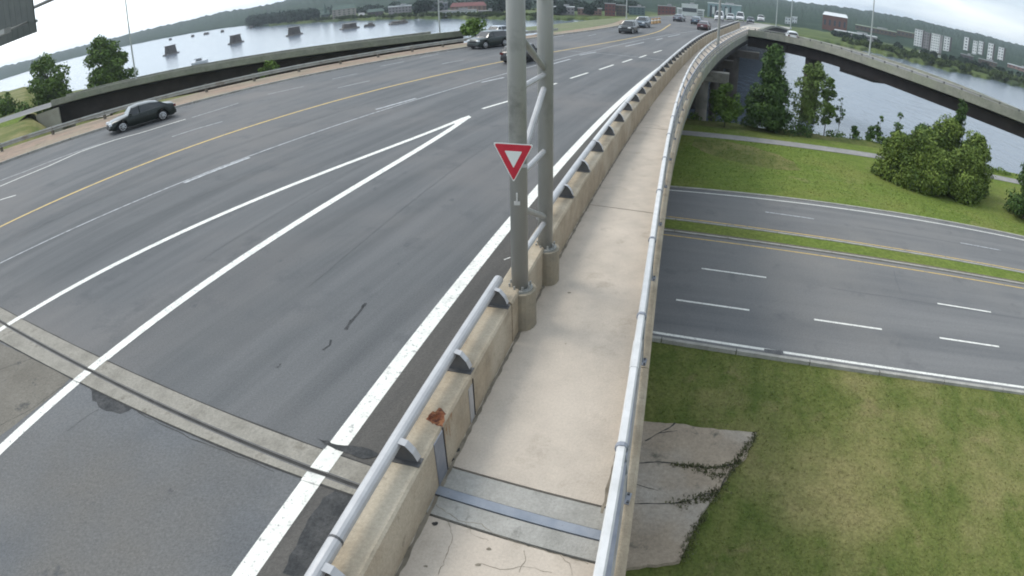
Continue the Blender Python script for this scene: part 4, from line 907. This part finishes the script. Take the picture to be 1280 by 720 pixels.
    if detail > 1:
        m = MB()
        for x_ in (.62, -.38, -1.28):
            for s_ in (-1, 1): m.box((x_, s_ * Wc / 2 * .995, .62), (.012, .02, .55), 0)
        m.build('door_gap', BLACKP, root, kind='stuff')
        for x_ in (.2, -.8):
            for s_ in (-1, 1): MB().box((x_, s_ * (Wc / 2 + .0), .83), (.18, .03, .035), 0).build('door_handle', P_, root)
    return root
# dark sedan in the far lane: its left wheels touch the road at these two points
a, b = at(155, 165)[:2], at(206, 150)[:2]; m_ = (a + b) / 2; d_ = (a - b) / np.hypot(*(a - b)); hd = math.degrees(math.atan2(d_[0], d_[1])); rgt = np.array([d_[1], -d_[0]])
def carxy(p, *ar, **kw):
    # same builder from a plain ground position
    d = np.array([p[0], p[1], -CH]); 
    global at; _at = at; at = lambda *q: np.array([p[0], p[1], 0.0])
    try: return car(0, 0, *ar, **kw)
    finally: at = _at
carxy(m_ + rgt * .82, hd, 'black green sedan with silver wheels driving left in the far lane beside the verge', (.008, .014, .011), 'sedan', metal=.2)
RH = 28.0
carxy(at(620, 59.5)[:2] + np.array([-.7, .7]), RH + 180 + 14, 'dark grey sport utility vehicle with pale hood just left of the gantry posts', (.022, .032, .029), 'suv', metal=.3)
carxy(at(622, 47)[:2], RH + 190, 'silver car behind the dark grey sport utility vehicle, left of the gantry', (.45, .48, .52), 'sedan', metal=.5, detail=1)
carxy(at(649, 79)[:2] + np.array([.3, 1.2]), RH + 4, 'black hatchback mostly hidden behind the two gantry posts', (.008, .008, .009), 'hatch', metal=.1)
carxy(at(786, 41)[:2], RH + 178, 'dark oncoming car with white windscreen glare beyond the gantry, nearest of the oncoming pair', (.03, .035, .035), 'suv', detail=1)
carxy(at(803, 34)[:2], RH + 178, 'blue grey oncoming car right behind the dark oncoming one', (.12, .15, .18), 'suv', detail=1)
carxy(at(849, 26.5)[:2], RH, 'dark car with pale roof in the distance before the red brick building', (.10, .11, .13), 'sedan', detail=1)
carxy(at(871, 30)[:2], RH - 1, 'small blue grey car just ahead of the dark red car near the bridge crest', (.06, .09, .12), 'sedan', detail=1)
carxy(at(880, 37)[:2], RH - 1, 'dark red car driving away on the bridge near the curving parapet', (.07, .02, .025), 'sedan', detail=1)
for a_, b_, c_, st, lb in ((899,25.5,(.7,.7,.7),'van','white van leftmost in the far queue below the glass fronted building'), (913,25.5,(.6,.62,.63),'suv','pale car in the far queue right of the white van'), (925,26,(.72,.72,.72),'van','second white van in the far queue'), (938,28.5,(.05,.06,.08),'sedan','small dark car on the road at the ramp fork'), (951,26.5,(.6,.6,.6),'suv','rightmost pale car of the far queue near the grey lamp posts')):
    carxy(at(a_, b_)[:2], RH + 175, lb, c_, st, detail=1, metal=0)
i_ = int(np.argmin([abs(math.degrees(math.atan2(p[0], p[1])) - math.degrees(azel(979, 42)[0])) for p in rXY])); c = rXY[i_] + rq[i_] * 2.4
rc = carxy(c, RH - 8, 'white car driving on the right ramp bridge near the fork', (.62, .63, .64), 'hatch', detail=1, metal=0); rc.location.z = rz[i_] - .74
carxy(at(103, 147, GZ)[:2], 60, 'red car parked on the low road under the left ramp bridge', (.45, .05, .03), 'suv', detail=1, metal=0).location.z = GZ + .12
strip([at(40, 150, GZ)[:2], at(103, 147, GZ)[:2], at(150, 138, GZ)[:2]], 9, GZ + .1, 'low_road', CONC_GREY, kind='structure')
# orange drums by the far gore
DRUM = mat('orange_plastic', (.42, .26, .12), None, rough=.6)
for k, (a_, b_) in enumerate(((816,30), (820,29.5), (824,29))):
    p = at(a_, b_); r_o = empty('traffic_drum', (p[0], p[1], 0), label=('leftmost', 'middle', 'rightmost')[k] + ' of three orange traffic drums far up the road', cat='traffic drum', group='orange traffic drums at the far road split')
    MB().tube([(0, 0, .03), (0, 0, 1.0)], .32, 12, r2=.24).build('drum', DRUM, r_o); MB().tube([(0, 0, .55), (0, 0, .70)], .30, 12, r2=.29).build('band', SIGNWHITE, r_o)

# ------------------------------------------------------------------ lamp posts
LAMPP = mat('lamp_post_steel', (.36, .38, .36), (.46, .48, .46), 1.5, .5, metal=.2)
def lamp(p, z0, h, label, arm_dir=None, r=.12, m=LAMPP):
    root = empty('lamp_post', (p[0], p[1], z0), label=label, cat='lamp post'); MB().tube([(0, 0, 0), (0, 0, h)], r, 10, r2=r * .55).build('pole', m, root)
    MB().box((0, 0, .1), (r * 3.6, r * 3.6, .2), 0).build('base', m, root)
    a = np.array(arm_dir if arm_dir is not None else (1, 0.)); 
    MB().tube([(0, 0, h - .1), (a[0] * .8, a[1] * .8, h + .25), (a[0] * 2.2, a[1] * 2.2, h + .35)], .05, 6).build('arm', m, root); MB().box((a[0] * 2.5, a[1] * 2.5, h + .33), (.35, .7, .14), math.atan2(a[1], a[0]) - math.pi / 2).build('lamp_head', m, root)
    return root
i_ = near_idx(lXY, azel(166, 95)[0]); lamp(lXY[i_] + lq[i_] * 1.0, lz[i_] - .7, 12, 'thin grey lamp post rising from the left ramp beside the dark trees', arm_dir=(.9, .3))
p_, z_ = on_ramp(lXY, lq, lz, 6, azel(570, 32)[0]); lamp(p_, z_, 9, 'pale lamp post on the left ramp in front of the town shore')
lamp(at(783, 24), 0, 10, 'pale lamp post at the far road edge behind the oncoming cars')
p = at(897, 62, .3); lamp(p, .3, 11, 'grey lamp post on the bridge outer parapet where it starts to curve', r=.16, m=POSTG, arm_dir=(-1, .2))
p_, z_ = on_ramp(rXY, rq, rz, 8, azel(1093, 68)[0]); lamp(p_, z_, 11, 'tall pale green lamp post standing on the right ramp bridge', r=.13, arm_dir=(-.7, .7))
for a_, b_, lb in ((970,33,'left one of the two slim lamp posts at the ramp fork'), (988,36,'right one of the two slim lamp posts at the ramp fork')): p = at(a_, b_); lamp(p, 0, 11, lb)

# ------------------------------------------------------------------ vegetation
def leaves(name, blobs, n, size, m, parent=None, shell=.55, spread=.22, **k):
    """leaf-sized faces scattered through clumps; blobs: (x,y,z,rx,ry,rz)"""
    B = np.array(blobs, float); vol = B[:, 3] * B[:, 4] * B[:, 5]; idx = rng.choice(len(B), n, p=vol / vol.sum()); d = rng.normal(0, 1, (n, 3)); d /= np.linalg.norm(d, axis=1)[:, None]
    rad = (shell + (1 - shell) * rng.random(n)) ** .7 * (1 + np.abs(rng.normal(0, spread, n))); C = B[idx, :3] + d * B[idx, 3:] * rad[:, None]
    nrm = d * .6 + rng.normal(0, .6, (n, 3)) + np.array([0, 0, .35]); nrm /= np.linalg.norm(nrm, axis=1)[:, None]; t = np.cross(nrm, rng.normal(0, 1, (n, 3))); t /= np.linalg.norm(t, axis=1)[:, None]; b = np.cross(nrm, t)
    s = size * rng.uniform(.6, 1.4, n)[:, None]; V = np.stack([C - t * s, C + b * s * .55, C + t * s, C - b * s * .55], 1).reshape(-1, 3)
    return tri_mesh(name, V, m, parent, corners=4, **k)
def crown(w_, h, n, jag=.22, base=.0, prof='round', csz=.34):
    out = []
    for _ in range(n):
        t = rng.random(); z = base + (h - base) * (.08 + .88 * t)
        if prof == 'round': rr_ = math.sin(math.pi * min(1, max(.05, t * .92 + .06))) ** .6
        elif prof == 'cone': rr_ = (1 - t) ** .8 * .95 + .10
        elif prof == 'column': rr_ = .75 * math.sin(math.pi * (t * .85 + .12)) ** .5
        else: rr_ = math.sqrt(max(0, 1 - (t * .95) ** 2))
        a = rng.random() * 2 * math.pi; q = math.sqrt(rng.random()) * rr_ * w_ / 2 * .78; s_ = csz * w_ / 2 * rng.uniform(.6, 1.25) * (rr_ * .5 + .5)
        out.append((q * math.cos(a), q * math.sin(a), z, s_, s_, s_ * .8))
    return out
def tree(name, p, z0, w_, h, label, m, nl=5000, ls=.12, nb=40, prof='round', trunk=.12, base=None, cat='tree', group=None, csz=.34, spread=.22):
    root = empty(name, (p[0], p[1], z0), label=label, cat=cat, group=group); base = h * .14 if base is None else base
    bl = crown(w_, h, nb, base=base, prof=prof, csz=csz); leaves('crown', bl, nl, ls, m, root, spread=spread)
    t = MB().tube([(0, 0, -.2), (w_ * .02, 0, h * .35), (w_ * .0, w_ * .02, h * .7), (0, 0, h * .93)], trunk, 8, r2=trunk * .2).build('trunk', BARK, root)
    mm = MB()
    for b_ in bl[::max(1, len(bl) // 12)]:
        z_ = max(h * .15, b_[2] - w_ * .25); mm.tube([(0, 0, z_), (b_[0] * .5, b_[1] * .5, z_ * .4 + b_[2] * .6), (b_[0], b_[1], b_[2])], trunk * .35, 5, r2=trunk * .1)
    mm.build('limbs', BARK, root, kind='stuff'); return root
gz1 = lambda p: float(ground_z(np.array([p[0]]), np.array([p[1]]))[0])
T = lambda a_, b_: at(a_, b_, GZ)
p = T(905, 159); tree('broadleaf_tree', p, gz1(p), 3.4, 4.3, 'small bright green tree beside the dark bridge columns', LEAF_MID, 5000, .13, 34, trunk=.07)
p = T(958, 162); tree('poplar_tree', p, gz1(p), 5.4, 8.8, 'tall dark green conical tree in front of the main bridge piers', LEAF_DARK, 17000, .15, 130, 'cone', csz=.30, trunk=.12, base=.1)
p = T(1008, 166); tree('birch_tree', p, gz1(p), 6.0, 7.5, 'airy light green tree with gaps standing right of the tall conical tree', LEAF_LIGHT, 6500, .13, 75, 'column', csz=.20, trunk=.08, base=.5)
p = T(1030, 166); tree('birch_tree', p, gz1(p), 2.6, 6.2, 'slender leafy stem on the right flank of the airy light green tree', LEAF_MID, 2800, .13, 34, 'column', csz=.30, trunk=.06)
p = T(1047, 168); tree('sapling', p, gz1(p), 1.9, 4.4, 'sparse thin sapling at the river edge right of the airy tree', LEAF_DARK, 420, .11, 16, 'column', csz=.24, trunk=.04)
for a_, b_, w_, h_, lb in ((1066,172,1.3,1.3,'lone low dark shrub on the shore under the ramp'), (1086,174,1.6,1.6,'low shore shrub just left of the big bush cluster'), (1097,176,1.4,3.0,'upright narrow shrub touching the left edge of the big bush'), (1120,180,1.8,3.9,'pointed dark shrub rising behind the big bush'), (1000,168,5,1.0,'low scrub at the foot of the airy light green tree')):
    p = T(a_, b_); tree('shrub', p, gz1(p), w_, h_, lb, LEAF_DARK, 900, .11, 14, 'dome', cat='shrub', trunk=.03, base=.1)
bushes = [(1118,224,3.8,3.8,'leftmost rounded bush of the big cluster by the lawn', LEAF_BUSH), (1142,232,4.3,4.6,'second bush from the left in the big cluster', LEAF_BUSH), (1160,240,3.8,3.6,'front low bush in the middle of the big cluster', LEAF_BUSH), (1172,226,4.6,5.6,'tallest rounded bush of the big cluster', LEAF_BUSH), (1196,247,3.9,4.3,'front bush right of centre in the big cluster', LEAF_BUSH), (1208,240,3.8,5.2,'rightmost tall bush of the big cluster', LEAF_BUSH), (1146,212,3.6,4.2,'back bush of the big cluster nearest the river', LEAF_DARK)]
for a_, b_, w_, h_, lb, m_ in bushes:
    p = T(a_, b_); tree('bush', p, GZ, w_, h_, lb, m_, 16000, .12, 80, 'dome', cat='bush', trunk=.06, base=-.3, csz=.42, spread=.12, group='rounded bushes clustered on the lawn')
p = T(1186, 222); tree('slender_tree', p, GZ, 2.0, 7.6, 'slender dark tree top rising above the big bushes against the ramp', LEAF_DARK, 2600, .12, 60, 'column', csz=.30, trunk=.06)
p = T(1278, 274); tree('bush', p, GZ, 4.0, 5.2, 'dark bushy tree cut off by the right edge of the frame', LEAF_DARK, 8000, .12, 50, 'dome', cat='bush', trunk=.08, base=.05)
# trees beyond the left ramp
for a_, b_, dist, w_, h_, nl, lb, nb, pf in ((60,100,106,8.2,13.9,9200,'leafy dark green tree left of the lamp post, second from the left edge',70,'round'), (128,78,108,8.4,14.0,9500,'tall leafy tree just left of the thin lamp post',70,'round'), (152,90,110,6.0,11.0,3600,'lower open tree touching the thin lamp post',34,'round'), (8,118,104,6.5,10.0,3200,'open small tree at the left edge above the green embankment',34,'round'), (30,130,100,5.0,7.5,2600,'low tree between the left edge tree and the dark tree',26,'round')):
    f = far(a_, b_, dist); tree('leafy_tree', f, -7.2, w_, h_, lb, LEAF_MID, nl, .26, nb, pf, group='trees beyond the left ramp', csz=.30, trunk=.22)
p = at(86, 97, .3); f = at(592, 44, .1); tree('shrub', (f[0], f[1] + 2), -.3, 4.5, 2.2, 'green shrub where the left ramp meets the main road', LEAF_MID, 1500, .2, 16, 'dome', cat='shrub', trunk=.05, base=.1)
f = at(337, 86, .0); tree('shrub', (f[0] - 1, f[1] + 2.5), -2.4, 3.2, 2.9, 'green shrub poking up behind the left guard rail', LEAF_MID, 900, .15, 16, 'dome', cat='shrub', trunk=.05, base=.1)
# scrub along the near river edge
sc = []
for a_, b_ in zip(shore[2:-1], shore[3:]):
    l_ = np.hypot(*(b_ - a_)); 
    for _ in range(int(min(l_, 120) * 2.2)):
        t = rng.random(); q = a_ + (b_ - a_) * t + rng.normal(0, .8, 2)
        if 5 < q[0] < 75: s_ = rng.uniform(.25, .6); sc.append((q[0], q[1], gz1(q) + s_ * .4, s_, s_, s_ * .8))
leaves('shore_scrub', sc, 9000, .12, LEAF_MID, kind='stuff', label='low weedy scrub along the near river edge', cat='scrub')
wv = []
for t in np.arange(34, 66, .35): q = outR.p(t)

# ------------------------------------------------------------------ far banks, hills
SHZ = [(-85, 1300), (-47, 1130), (-40, 1100), (-35, 960), (-31, 880), (-27, 800), (-24.2, 730), (-23.2, 600), (-22.2, 560), (-17, 470), (-11.3, 396), (-6, 350), (0.5, 315), (12, 305), (25, 300), (34.7, 301), (40.7, 290), (45.2, 312), (52, 340), (60, 380), (90, 500)]
RDG = [(-85, .25, 1750), (-47, .14, 1700), (-40, -.06, 1650), (-34, -.04, 1500), (-30, .02, 1400), (-26, .20, 1350), (-23, .18, 1200), (-17, .5, 1200), (0, .5, 1200), (20, .12, 1300), (25, .12, 1300), (30, .24, 1300), (34, .38, 1300), (42, .36, 1300), (48, .42, 1350), (60, .4, 1400), (90, .3, 1500)]
FG = -9.5
def far_land():
    azs = np.arange(-82, 88, .1); sh = np.interp(azs, *zip(*SHZ)); re_ = np.interp(azs, [r[0] for r in RDG], [r[1] for r in RDG]); rd = np.interp(azs, [r[0] for r in RDG], [r[2] for r in RDG])
    sh = sh + 5 * np.sin(azs * 2.1) + 3 * np.sin(azs * 5.3)
    V = []; rows = [0, 4, 12, .12, .2, .28, .36, .44, .52, .6, .68, .76, .84, .92, 1.0, 1.03, 1.5]; nr = len(rows)
    ztop = CH + rd * np.tan(np.radians(re_)); n = len(azs)
    jag = np.convolve(rng.normal(0, 1, n + 4), [.2, .5, .7, .5, .2])[2:n + 2 + 4 - 2][:n] * 1.1 + 1.2 * np.sin(azs * .9)
    for j, t in enumerate(rows):
        for i in range(n):
            a = R(azs[i]); s_ = sh[i]; st = s_ + (110 if azs[i] > -22 else 25); st = min(st, rd[i] - 100)
            if j < 3: d = s_ + t; z = (WZ - 1, -10.3, FG)[j]
            elif t <= 1: k_ = (t - .12) / .88; d = st + (rd[i] - st) * k_; z = FG + (ztop[i] - FG) * k_ ** .85 + ((jag[i] * .5 + 1.0 * math.sin(azs[i] * 7 + t * 31) * math.cos(azs[i] * 3.3 - t * 17) + rng.normal(0, .35)) * k_ if t > .2 else 0)
            else: d = rd[i] * t; z = ztop[i] - (3 if t < 1.2 else 60)
            V.append((d * math.sin(a), d * math.cos(a), z))
    Fc = [(j * n + i, j * n + i + 1, (j + 1) * n + i + 1, (j + 1) * n + i) for j in range(nr - 1) for i in range(n - 1)]
    o = mesh('far_bank', V, Fc, [FARG, HILLM], kind='structure')
    o.data.polygons.foreach_set('material_index', [1 if (k // (n - 1)) >= 3 or azs[k % (n - 1)] < -22 else 0 for k in range(len(Fc))]); return o
fb = far_land(); fb.name = 'wooded_hills'
# trees and scrub massed on the far banks
def mass(name, az0, az1, d0, d1, n, hmin, hmax, m, label, sz=.9, zb=FG):
    bl = []
    for _ in range(n):
        a = rng.uniform(az0, az1); sh = np.interp(a, *zip(*SHZ)); d = sh + rng.uniform(d0, d1); h = rng.uniform(hmin, hmax); r_ = h * rng.uniform(.45, .8)
        bl.append((d * math.sin(R(a)), d * math.cos(R(a)), zb + h * .45, r_, r_, h * .55))
    return leaves(name, bl, n * 60, sz, m, shell=.7, kind='stuff', label=label, cat='trees')
FARLEAF = mat('far_foliage', (.035, .055, .020), (.075, .10, .032), .15, .95, fine=.3, fscale=1.2, spec=.05); FARDARK = mat('far_dark_foliage', (.020, .034, .024), (.034, .052, .034), .1, .95, fine=.3, fscale=.8, spec=.05)
mass('bank_scrub', 31, 64, 3, 30, 330, 1.2, 2.4, FARLEAF, 'green scrub along the far river bank on the right', .8)
mass('bank_trees', 30, 64, 50, 66, 90, 1.5, 3.2, FARDARK, 'dark trees between the distant apartment towers on the right', 1.1)
mass('headland_trees', -23.6, -18.0, 6, 70, 170, 4, 9, FARDARK, 'dark trees on the wooded headland left of the town', 1.2)
mass('town_trees', -18, 12, 70, 190, 190, 3, 6.5, FARDARK, 'trees scattered between the distant town buildings', 1.2)
mass('town_bank', -18, 3, 3, 12, 220, .8, 1.6, FARLEAF, 'green strip of low growth on the town shore', .7)
# verge left of the main road beyond the ramp merge
vp = [deckL[i] for i in range(len(us)) if 72 < us[i] < 230]; vz = [zz[i] + .1 for i in range(len(us)) if 72 < us[i] < 230]
VERG = mat('dry_verge', (.10, .13, .05), (.15, .15, .085), .4, .95, c3=(.14, .16, .07), s3=.1, fine=.2, fscale=2)
ribbon([p - NN * max(1.2, min(2 + 1.6 * k, 10 - .32 * k)) for k, p in enumerate(vp)], vp, vz, 'grass_verge', VERG, kind='structure')

# ------------------------------------------------------------------ distant buildings
def bcol(n, c, k=.75): return mat(n, c, tuple(v * k for v in c), .3, .85, fine=.08, fscale=.6)
WINM = mat('dark_window', (.055, .065, .075), None, rough=.15); ROOFM = bcol('flat_roof_grey', (.30, .30, .30)); SNOWR = bcol('pale_metal_roof', (.62, .64, .65), .9)
def bld(name, x0, x1, yb, yt, label, wall, rows=3, cols=5, dep=.6, dist=None, roof=ROOFM, rotd=0, gable=0, bands=False, side=None, group=None, parapet=.35, spire=0, cat='building'):
    xm = (x0 + x1) / 2; azc, elb = azel(xm, yb); d = dist or max((CH - FG) / math.tan(-elb), float(np.interp(math.degrees(azc), *zip(*SHZ))) + 16); c = np.array([math.sin(azc), math.cos(azc)]) * d
    wd = abs(azel(x1, (yb + yt) / 2)[0] - azel(x0, (yb + yt) / 2)[0]) * d * math.cos(R(rotd)); h = CH + d * math.tan(azel(xm, yt)[1]) - FG; dp = max(5, wd * dep)
    root = empty(name, (c[0], c[1], FG), rz=-azc + R(rotd), label=label, cat=cat, group=group)
    # local frame: x right, y away from the camera
    hb = h - (gable if gable else 0)
    MB().box((0, dp / 2, (hb - 2) / 2), (wd, dp, hb + 2), 0).build('wall', wall, root)
    if gable:
        w2 = wd / 2 + .4; V = [(-w2, -.4, hb), (w2, -.4, hb), (w2, dp + .4, hb), (-w2, dp + .4, hb), (-w2 * .85, dp / 2, h), (w2 * .85, dp / 2, h)]
        mesh('roof', V, [(0, 1, 5, 4), (1, 2, 5), (2, 3, 4, 5), (3, 0, 4), (3, 2, 1, 0)], roof, root)
    else: 
        rf = MB().box((0, dp / 2, hb + parapet / 2), (wd + .5, dp + .5, parapet), 0).build('roof', roof, root)
        if wd > 6: MB().box((wd * .15, dp * .5, hb + parapet + .5), (wd * .25, dp * .3, 1.2), 0).build('roof_plant', ROOFM, rf)
    if rows and cols:
        ww, wh = wd / cols, (hb - .6) / rows
        for r_ in range(rows):
            for q in range(cols if not bands else 1):
                xx = -wd / 2 + (q + .5) * ww if not bands else 0
                f = MB().box((xx, -.02, .3 + (r_ + .55) * wh), (ww * .42 if not bands else wd * .9, .18, wh * .38), 0).build('window', WINM, root)
        if rows * 2 < 30:
            for r_ in range(rows):
                for q in range(2): MB().box((-wd / 2, dp * (.3 + .4 * q), .3 + (r_ + .55) * wh), (.18, dp * .22, wh * .5), 0).build('window', WINM, root)
    if side is not None: MB().box((wd / 2 + wd * .16, dp * .45, (hb - 2) / 2), (wd * .32, dp * .9, hb + 2), 0).build('side_wing', side, root)
    if spire:
        m = MB(); m.tube([(0, dp * .3, hb), (0, dp * .3, hb + spire)], wd * .28, 8, r2=.05); m.build('spire', roof, root)
    return root
WHITEB = bcol('white_tower_cladding', (.82, .82, .80), .88); DARKB = bcol('dark_brick_tower', (.10, .085, .085)); GREYB = bcol('grey_tower', (.30, .28, .28)); BRICK = bcol('brown_red_brick', (.16, .075, .055)); BRICK2 = bcol('dark_red_brick', (.17, .06, .055))
BROWNB = bcol('brown_brick', (.12, .095, .07)); TANB = bcol('tan_stone', (.36, .33, .28)); PINKB = bcol('pink_brick', (.30, .19, .16)); LGREEN = bcol('pale_green_render', (.40, .45, .33)); TEAL = bcol('teal_glass_frame', (.24, .33, .34)); WHITE2 = bcol('white_render', (.62, .64, .64), .9); GREENR = bcol('green_copper_roof', (.07, .11, .09))
g1 = 'apartment blocks on the far bank at the right'
bld('apartment_tower', 1141.5, 1151.5, 60, 36.5, 'white balconied apartment tower, tallest at the left of the far right bank', WHITEB, 7, 3, 1, side=DARKB, group=g1)
bld('apartment_tower', 1153, 1160, 63, 40.5, 'grey brown apartment tower between two white towers', GREYB, 6, 2, 1, side=DARKB, group=g1)
bld('apartment_tower', 1162, 1173, 66, 42, 'white apartment tower with a grid of windows right of the grey tower', WHITEB, 7, 4, 1, side=GREYB, group=g1)
bld('apartment_tower', 1178, 1185.5, 67, 45.5, 'narrow white apartment tower last of the left tower cluster', WHITEB, 6, 2, 1, side=DARKB, group=g1)
bld('apartment_tower', 1203, 1208.5, 69, 46, 'slim white apartment tower first of the right tower cluster', WHITEB, 6, 1, 1, side=DARKB, group=g1)
bld('apartment_tower', 1214, 1219.5, 73, 50.5, 'left one of two adjoining white apartment towers', WHITEB, 6, 2, 1, group=g1)
bld('apartment_tower', 1221, 1226.5, 74, 51, 'right one of two adjoining white apartment towers', WHITEB, 6, 2, 1, side=DARKB, group=g1)
bld('apartment_tower', 1232.5, 1239, 79, 53.5, 'white apartment tower third from the right frame edge', WHITEB, 6, 2, 1, side=DARKB, group=g1)
bld('apartment_tower', 1245.5, 1252.5, 80.5, 58.5, 'white apartment tower nearest the right frame edge', WHITEB, 6, 2, 1, side=DARKB, group=g1)
bld('low_building', 1222, 1246, 82, 76, 'low brown building in front of the right tower cluster', BROWNB, 1, 6, .4)
bld('low_building', 1258, 1292, 91, 84, 'low pink and white buildings at the right frame edge across the river', PINKB, 2, 6, .4, roof=SNOWR)
bld('low_building', 1200, 1216, 75.5, 69, 'low dark building at the foot of the slim white tower', DARKB, 1, 4, .4)
bld('low_building', 1148, 1176, 69, 66, 'low pale row of houses at the foot of the left towers', WHITE2, 1, 8, .3, roof=BROWNB)
bld('warehouse', 1068, 1120, 46, 35.5, 'long brown building with pale roof on the far bank, left half', BROWNB, 2, 10, .3, roof=LGREEN)
bld('warehouse', 1120, 1160, 54, 41.5, 'long brown building with pale roof on the far bank, right half', BROWNB, 2, 8, .3, roof=LGREEN)
bld('warehouse', 1160, 1168, 58.5, 45, 'pale green end block of the long brown building', LGREEN, 2, 1, .8, roof=LGREEN)
bld('brick_hall', 1027, 1058, 40, 16, 'large brown brick hall with pale metal roof beyond the ramp fork', BRICK, 1, 5, .6, roof=SNOWR, gable=2.2)
bld('low_building', 1042, 1096, 48, 42, 'low flat building with pale roof right of the brick hall', GREYB, 1, 8, .3, roof=SNOWR)
bld('white_plant', 981, 988, 31, 22, 'white block building on the ramp fork horizon, left piece', WHITE2, 2, 2, .8); bld('white_plant', 990, 996, 31, 21.5, 'taller white block building right of the other white block', WHITE2, 2, 2, .8, roof=SNOWR)
bld('glass_building', 884, 926, 23, 5.5, 'wide building with teal frame and three white bays behind the queue', TEAL, 0, 0, .4, roof=SNOWR)
gbo = [o for o in COL.objects if o.name == 'glass_building'][0]
gw = (azel(926, 14)[0] - azel(884, 14)[0]) * (CH - FG) / math.tan(-azel(905, 23)[1])
for k in range(5): MB().box((-gw * .40 + gw * .145 * k, -.3, 4.2), (gw * .055, .6, 7.5), 0).build('dark_bay', WINM, gbo)
for k in range(3): MB().box((-gw * .325 + gw * .145 * k * 1.35, -.35, 4.6), (gw * .075, .7, 4.6), 0).build('white_bay', WHITE2, gbo)
bld('stepped_building', 846, 880, 20, 12, 'white stepped building with terraces left of the teal framed one', WHITE2, 3, 1, .5, bands=True, roof=SNOWR); bld('stepped_building', 852, 872, 12.5, 6, 'upper white storey behind the stepped building', WHITE2, 1, 1, .5, bands=True, roof=SNOWR, dist=390)
bld('brick_building', 822, 844, 22, 8, 'dark red brick building at the far road bend', BRICK2, 3, 5, .5); bld('brick_building', 756, 769, 20, 5, 'narrow dark red brick building behind the grass verge', BRICK2, 3, 3, .6)
bld('brown_building', 770, 782, 20, 7, 'brown building right of the narrow red brick one', BROWNB, 3, 3, .6); bld('teal_building', 786, 806, 19, 9, 'teal green building behind the pale lamp post', bcol('teal_wall', (.10, .16, .16)), 3, 4, .5)
bld('pink_building', 722, 752, 19, 11, 'wide pinkish building right of the gantry posts', PINKB, 2, 7, .5); bld('grey_building', 690, 718, 21, 9, 'grey low building just right of the gantry posts', GREYB, 2, 6, .5, roof=SNOWR)
bld('reddish_building', 563, 608, 14, 3, 'large reddish brown building left of the gantry', PINKB, 3, 8, .4, roof=BRICK2, gable=2.5); bld('low_building', 548, 596, 18.5, 13.5, 'long low white building on the town shore below the reddish one', WHITE2, 1, 9, .3, roof=GREYB); bld('low_building', 598, 622, 17.5, 14, 'short dark low building beside the long white one', DARKB, 1, 4, .4)
bld('grey_building', 486, 515, 22, 8, 'grey flat roofed building above the moored boats', GREYB, 3, 7, .5, roof=SNOWR); bld('grey_building', 536, 560, 14, 4, 'slate grey building between dark trees', bcol('slate', (.17, .18, .2)), 2, 5, .5)
bld('stone_building', 416, 446, 26, 6, 'pale stone building right of the church spire', TANB, 4, 5, .6, roof=GREENR, gable=3); bld('dark_building', 460, 480, 24, 11, 'dark roofed house between stone and grey buildings', DARKB, 2, 4, .6, roof=GREENR, gable=2); bld('white_house', 449, 456, 25.5, 16, 'tiny white house right of the pale stone building', WHITE2, 2, 2, .8, gable=1.5)
bld('church', 402, 413, 29, 13, 'dark green roofed church with a tall spire left of the stone building', bcol('church_wall', (.10, .13, .12)), 2, 2, 1.2, roof=GREENR, gable=3, spire=9, cat='church')
for a_, b_, w_, h_, lb in ((395,29,9,8,'dark round tree left of the church'), (532,22,13,11,'large dark tree between the grey buildings on the town shore'), (524,20,9,9,'dark tree right of the grey flat roofed building'), (628,18,12,9,'dark tree just left of the front gantry post'), (699,24,8,5,'dark green tree right of the rear gantry post'), (738,20,7,6,'olive brown tree before the pinkish building')):
    azc, elb = azel(a_, b_); d = max((CH - FG) / math.tan(-elb), float(np.interp(math.degrees(azc), *zip(*SHZ))) + 14); tree('town_tree', (d * math.sin(azc), d * math.cos(azc)), FG, w_, h_, lb, FARDARK, 1500, .7, 26, 'round', trunk=.3, group='single trees among the distant town')
# small moored boats at the town shore
for a_, b_, lb in ((462,33,'dark moored boat hull left of the white one'), (503,29,'low dark boat near the town shore with a white bow')):
    p = at(a_, b_, WZ); MB().box((0, 0, WZ + .6), (6, 2.4, 1.3), 0, taper=.85).box((.6, 0, WZ + 1.6), (2.4, 1.8, .9), 0, taper=.8).build('moored_boat', STONE, None, label=lb, cat='boat').location = (p[0], p[1], 0)

# ------------------------------------------------------------------ the air
HZ = bpy.data.materials.new('thin_haze'); HZ.use_nodes = True; nt = HZ.node_tree; nt.nodes.remove(nt.nodes['Principled BSDF'])
pv = nt.nodes.new('ShaderNodeVolumePrincipled'); pv.inputs['Color'].default_value = (.82, .90, 1.0, 1); pv.inputs['Density'].default_value = .00022; pv.inputs['Anisotropy'].default_value = .2
nt.links.new(pv.outputs[0], nt.nodes['Material Output'].inputs['Volume'])
if HAZE: MB().box((0, 1400, 12), (5800, 4400, 52), 0).build('haze', HZ, None, kind='stuff')
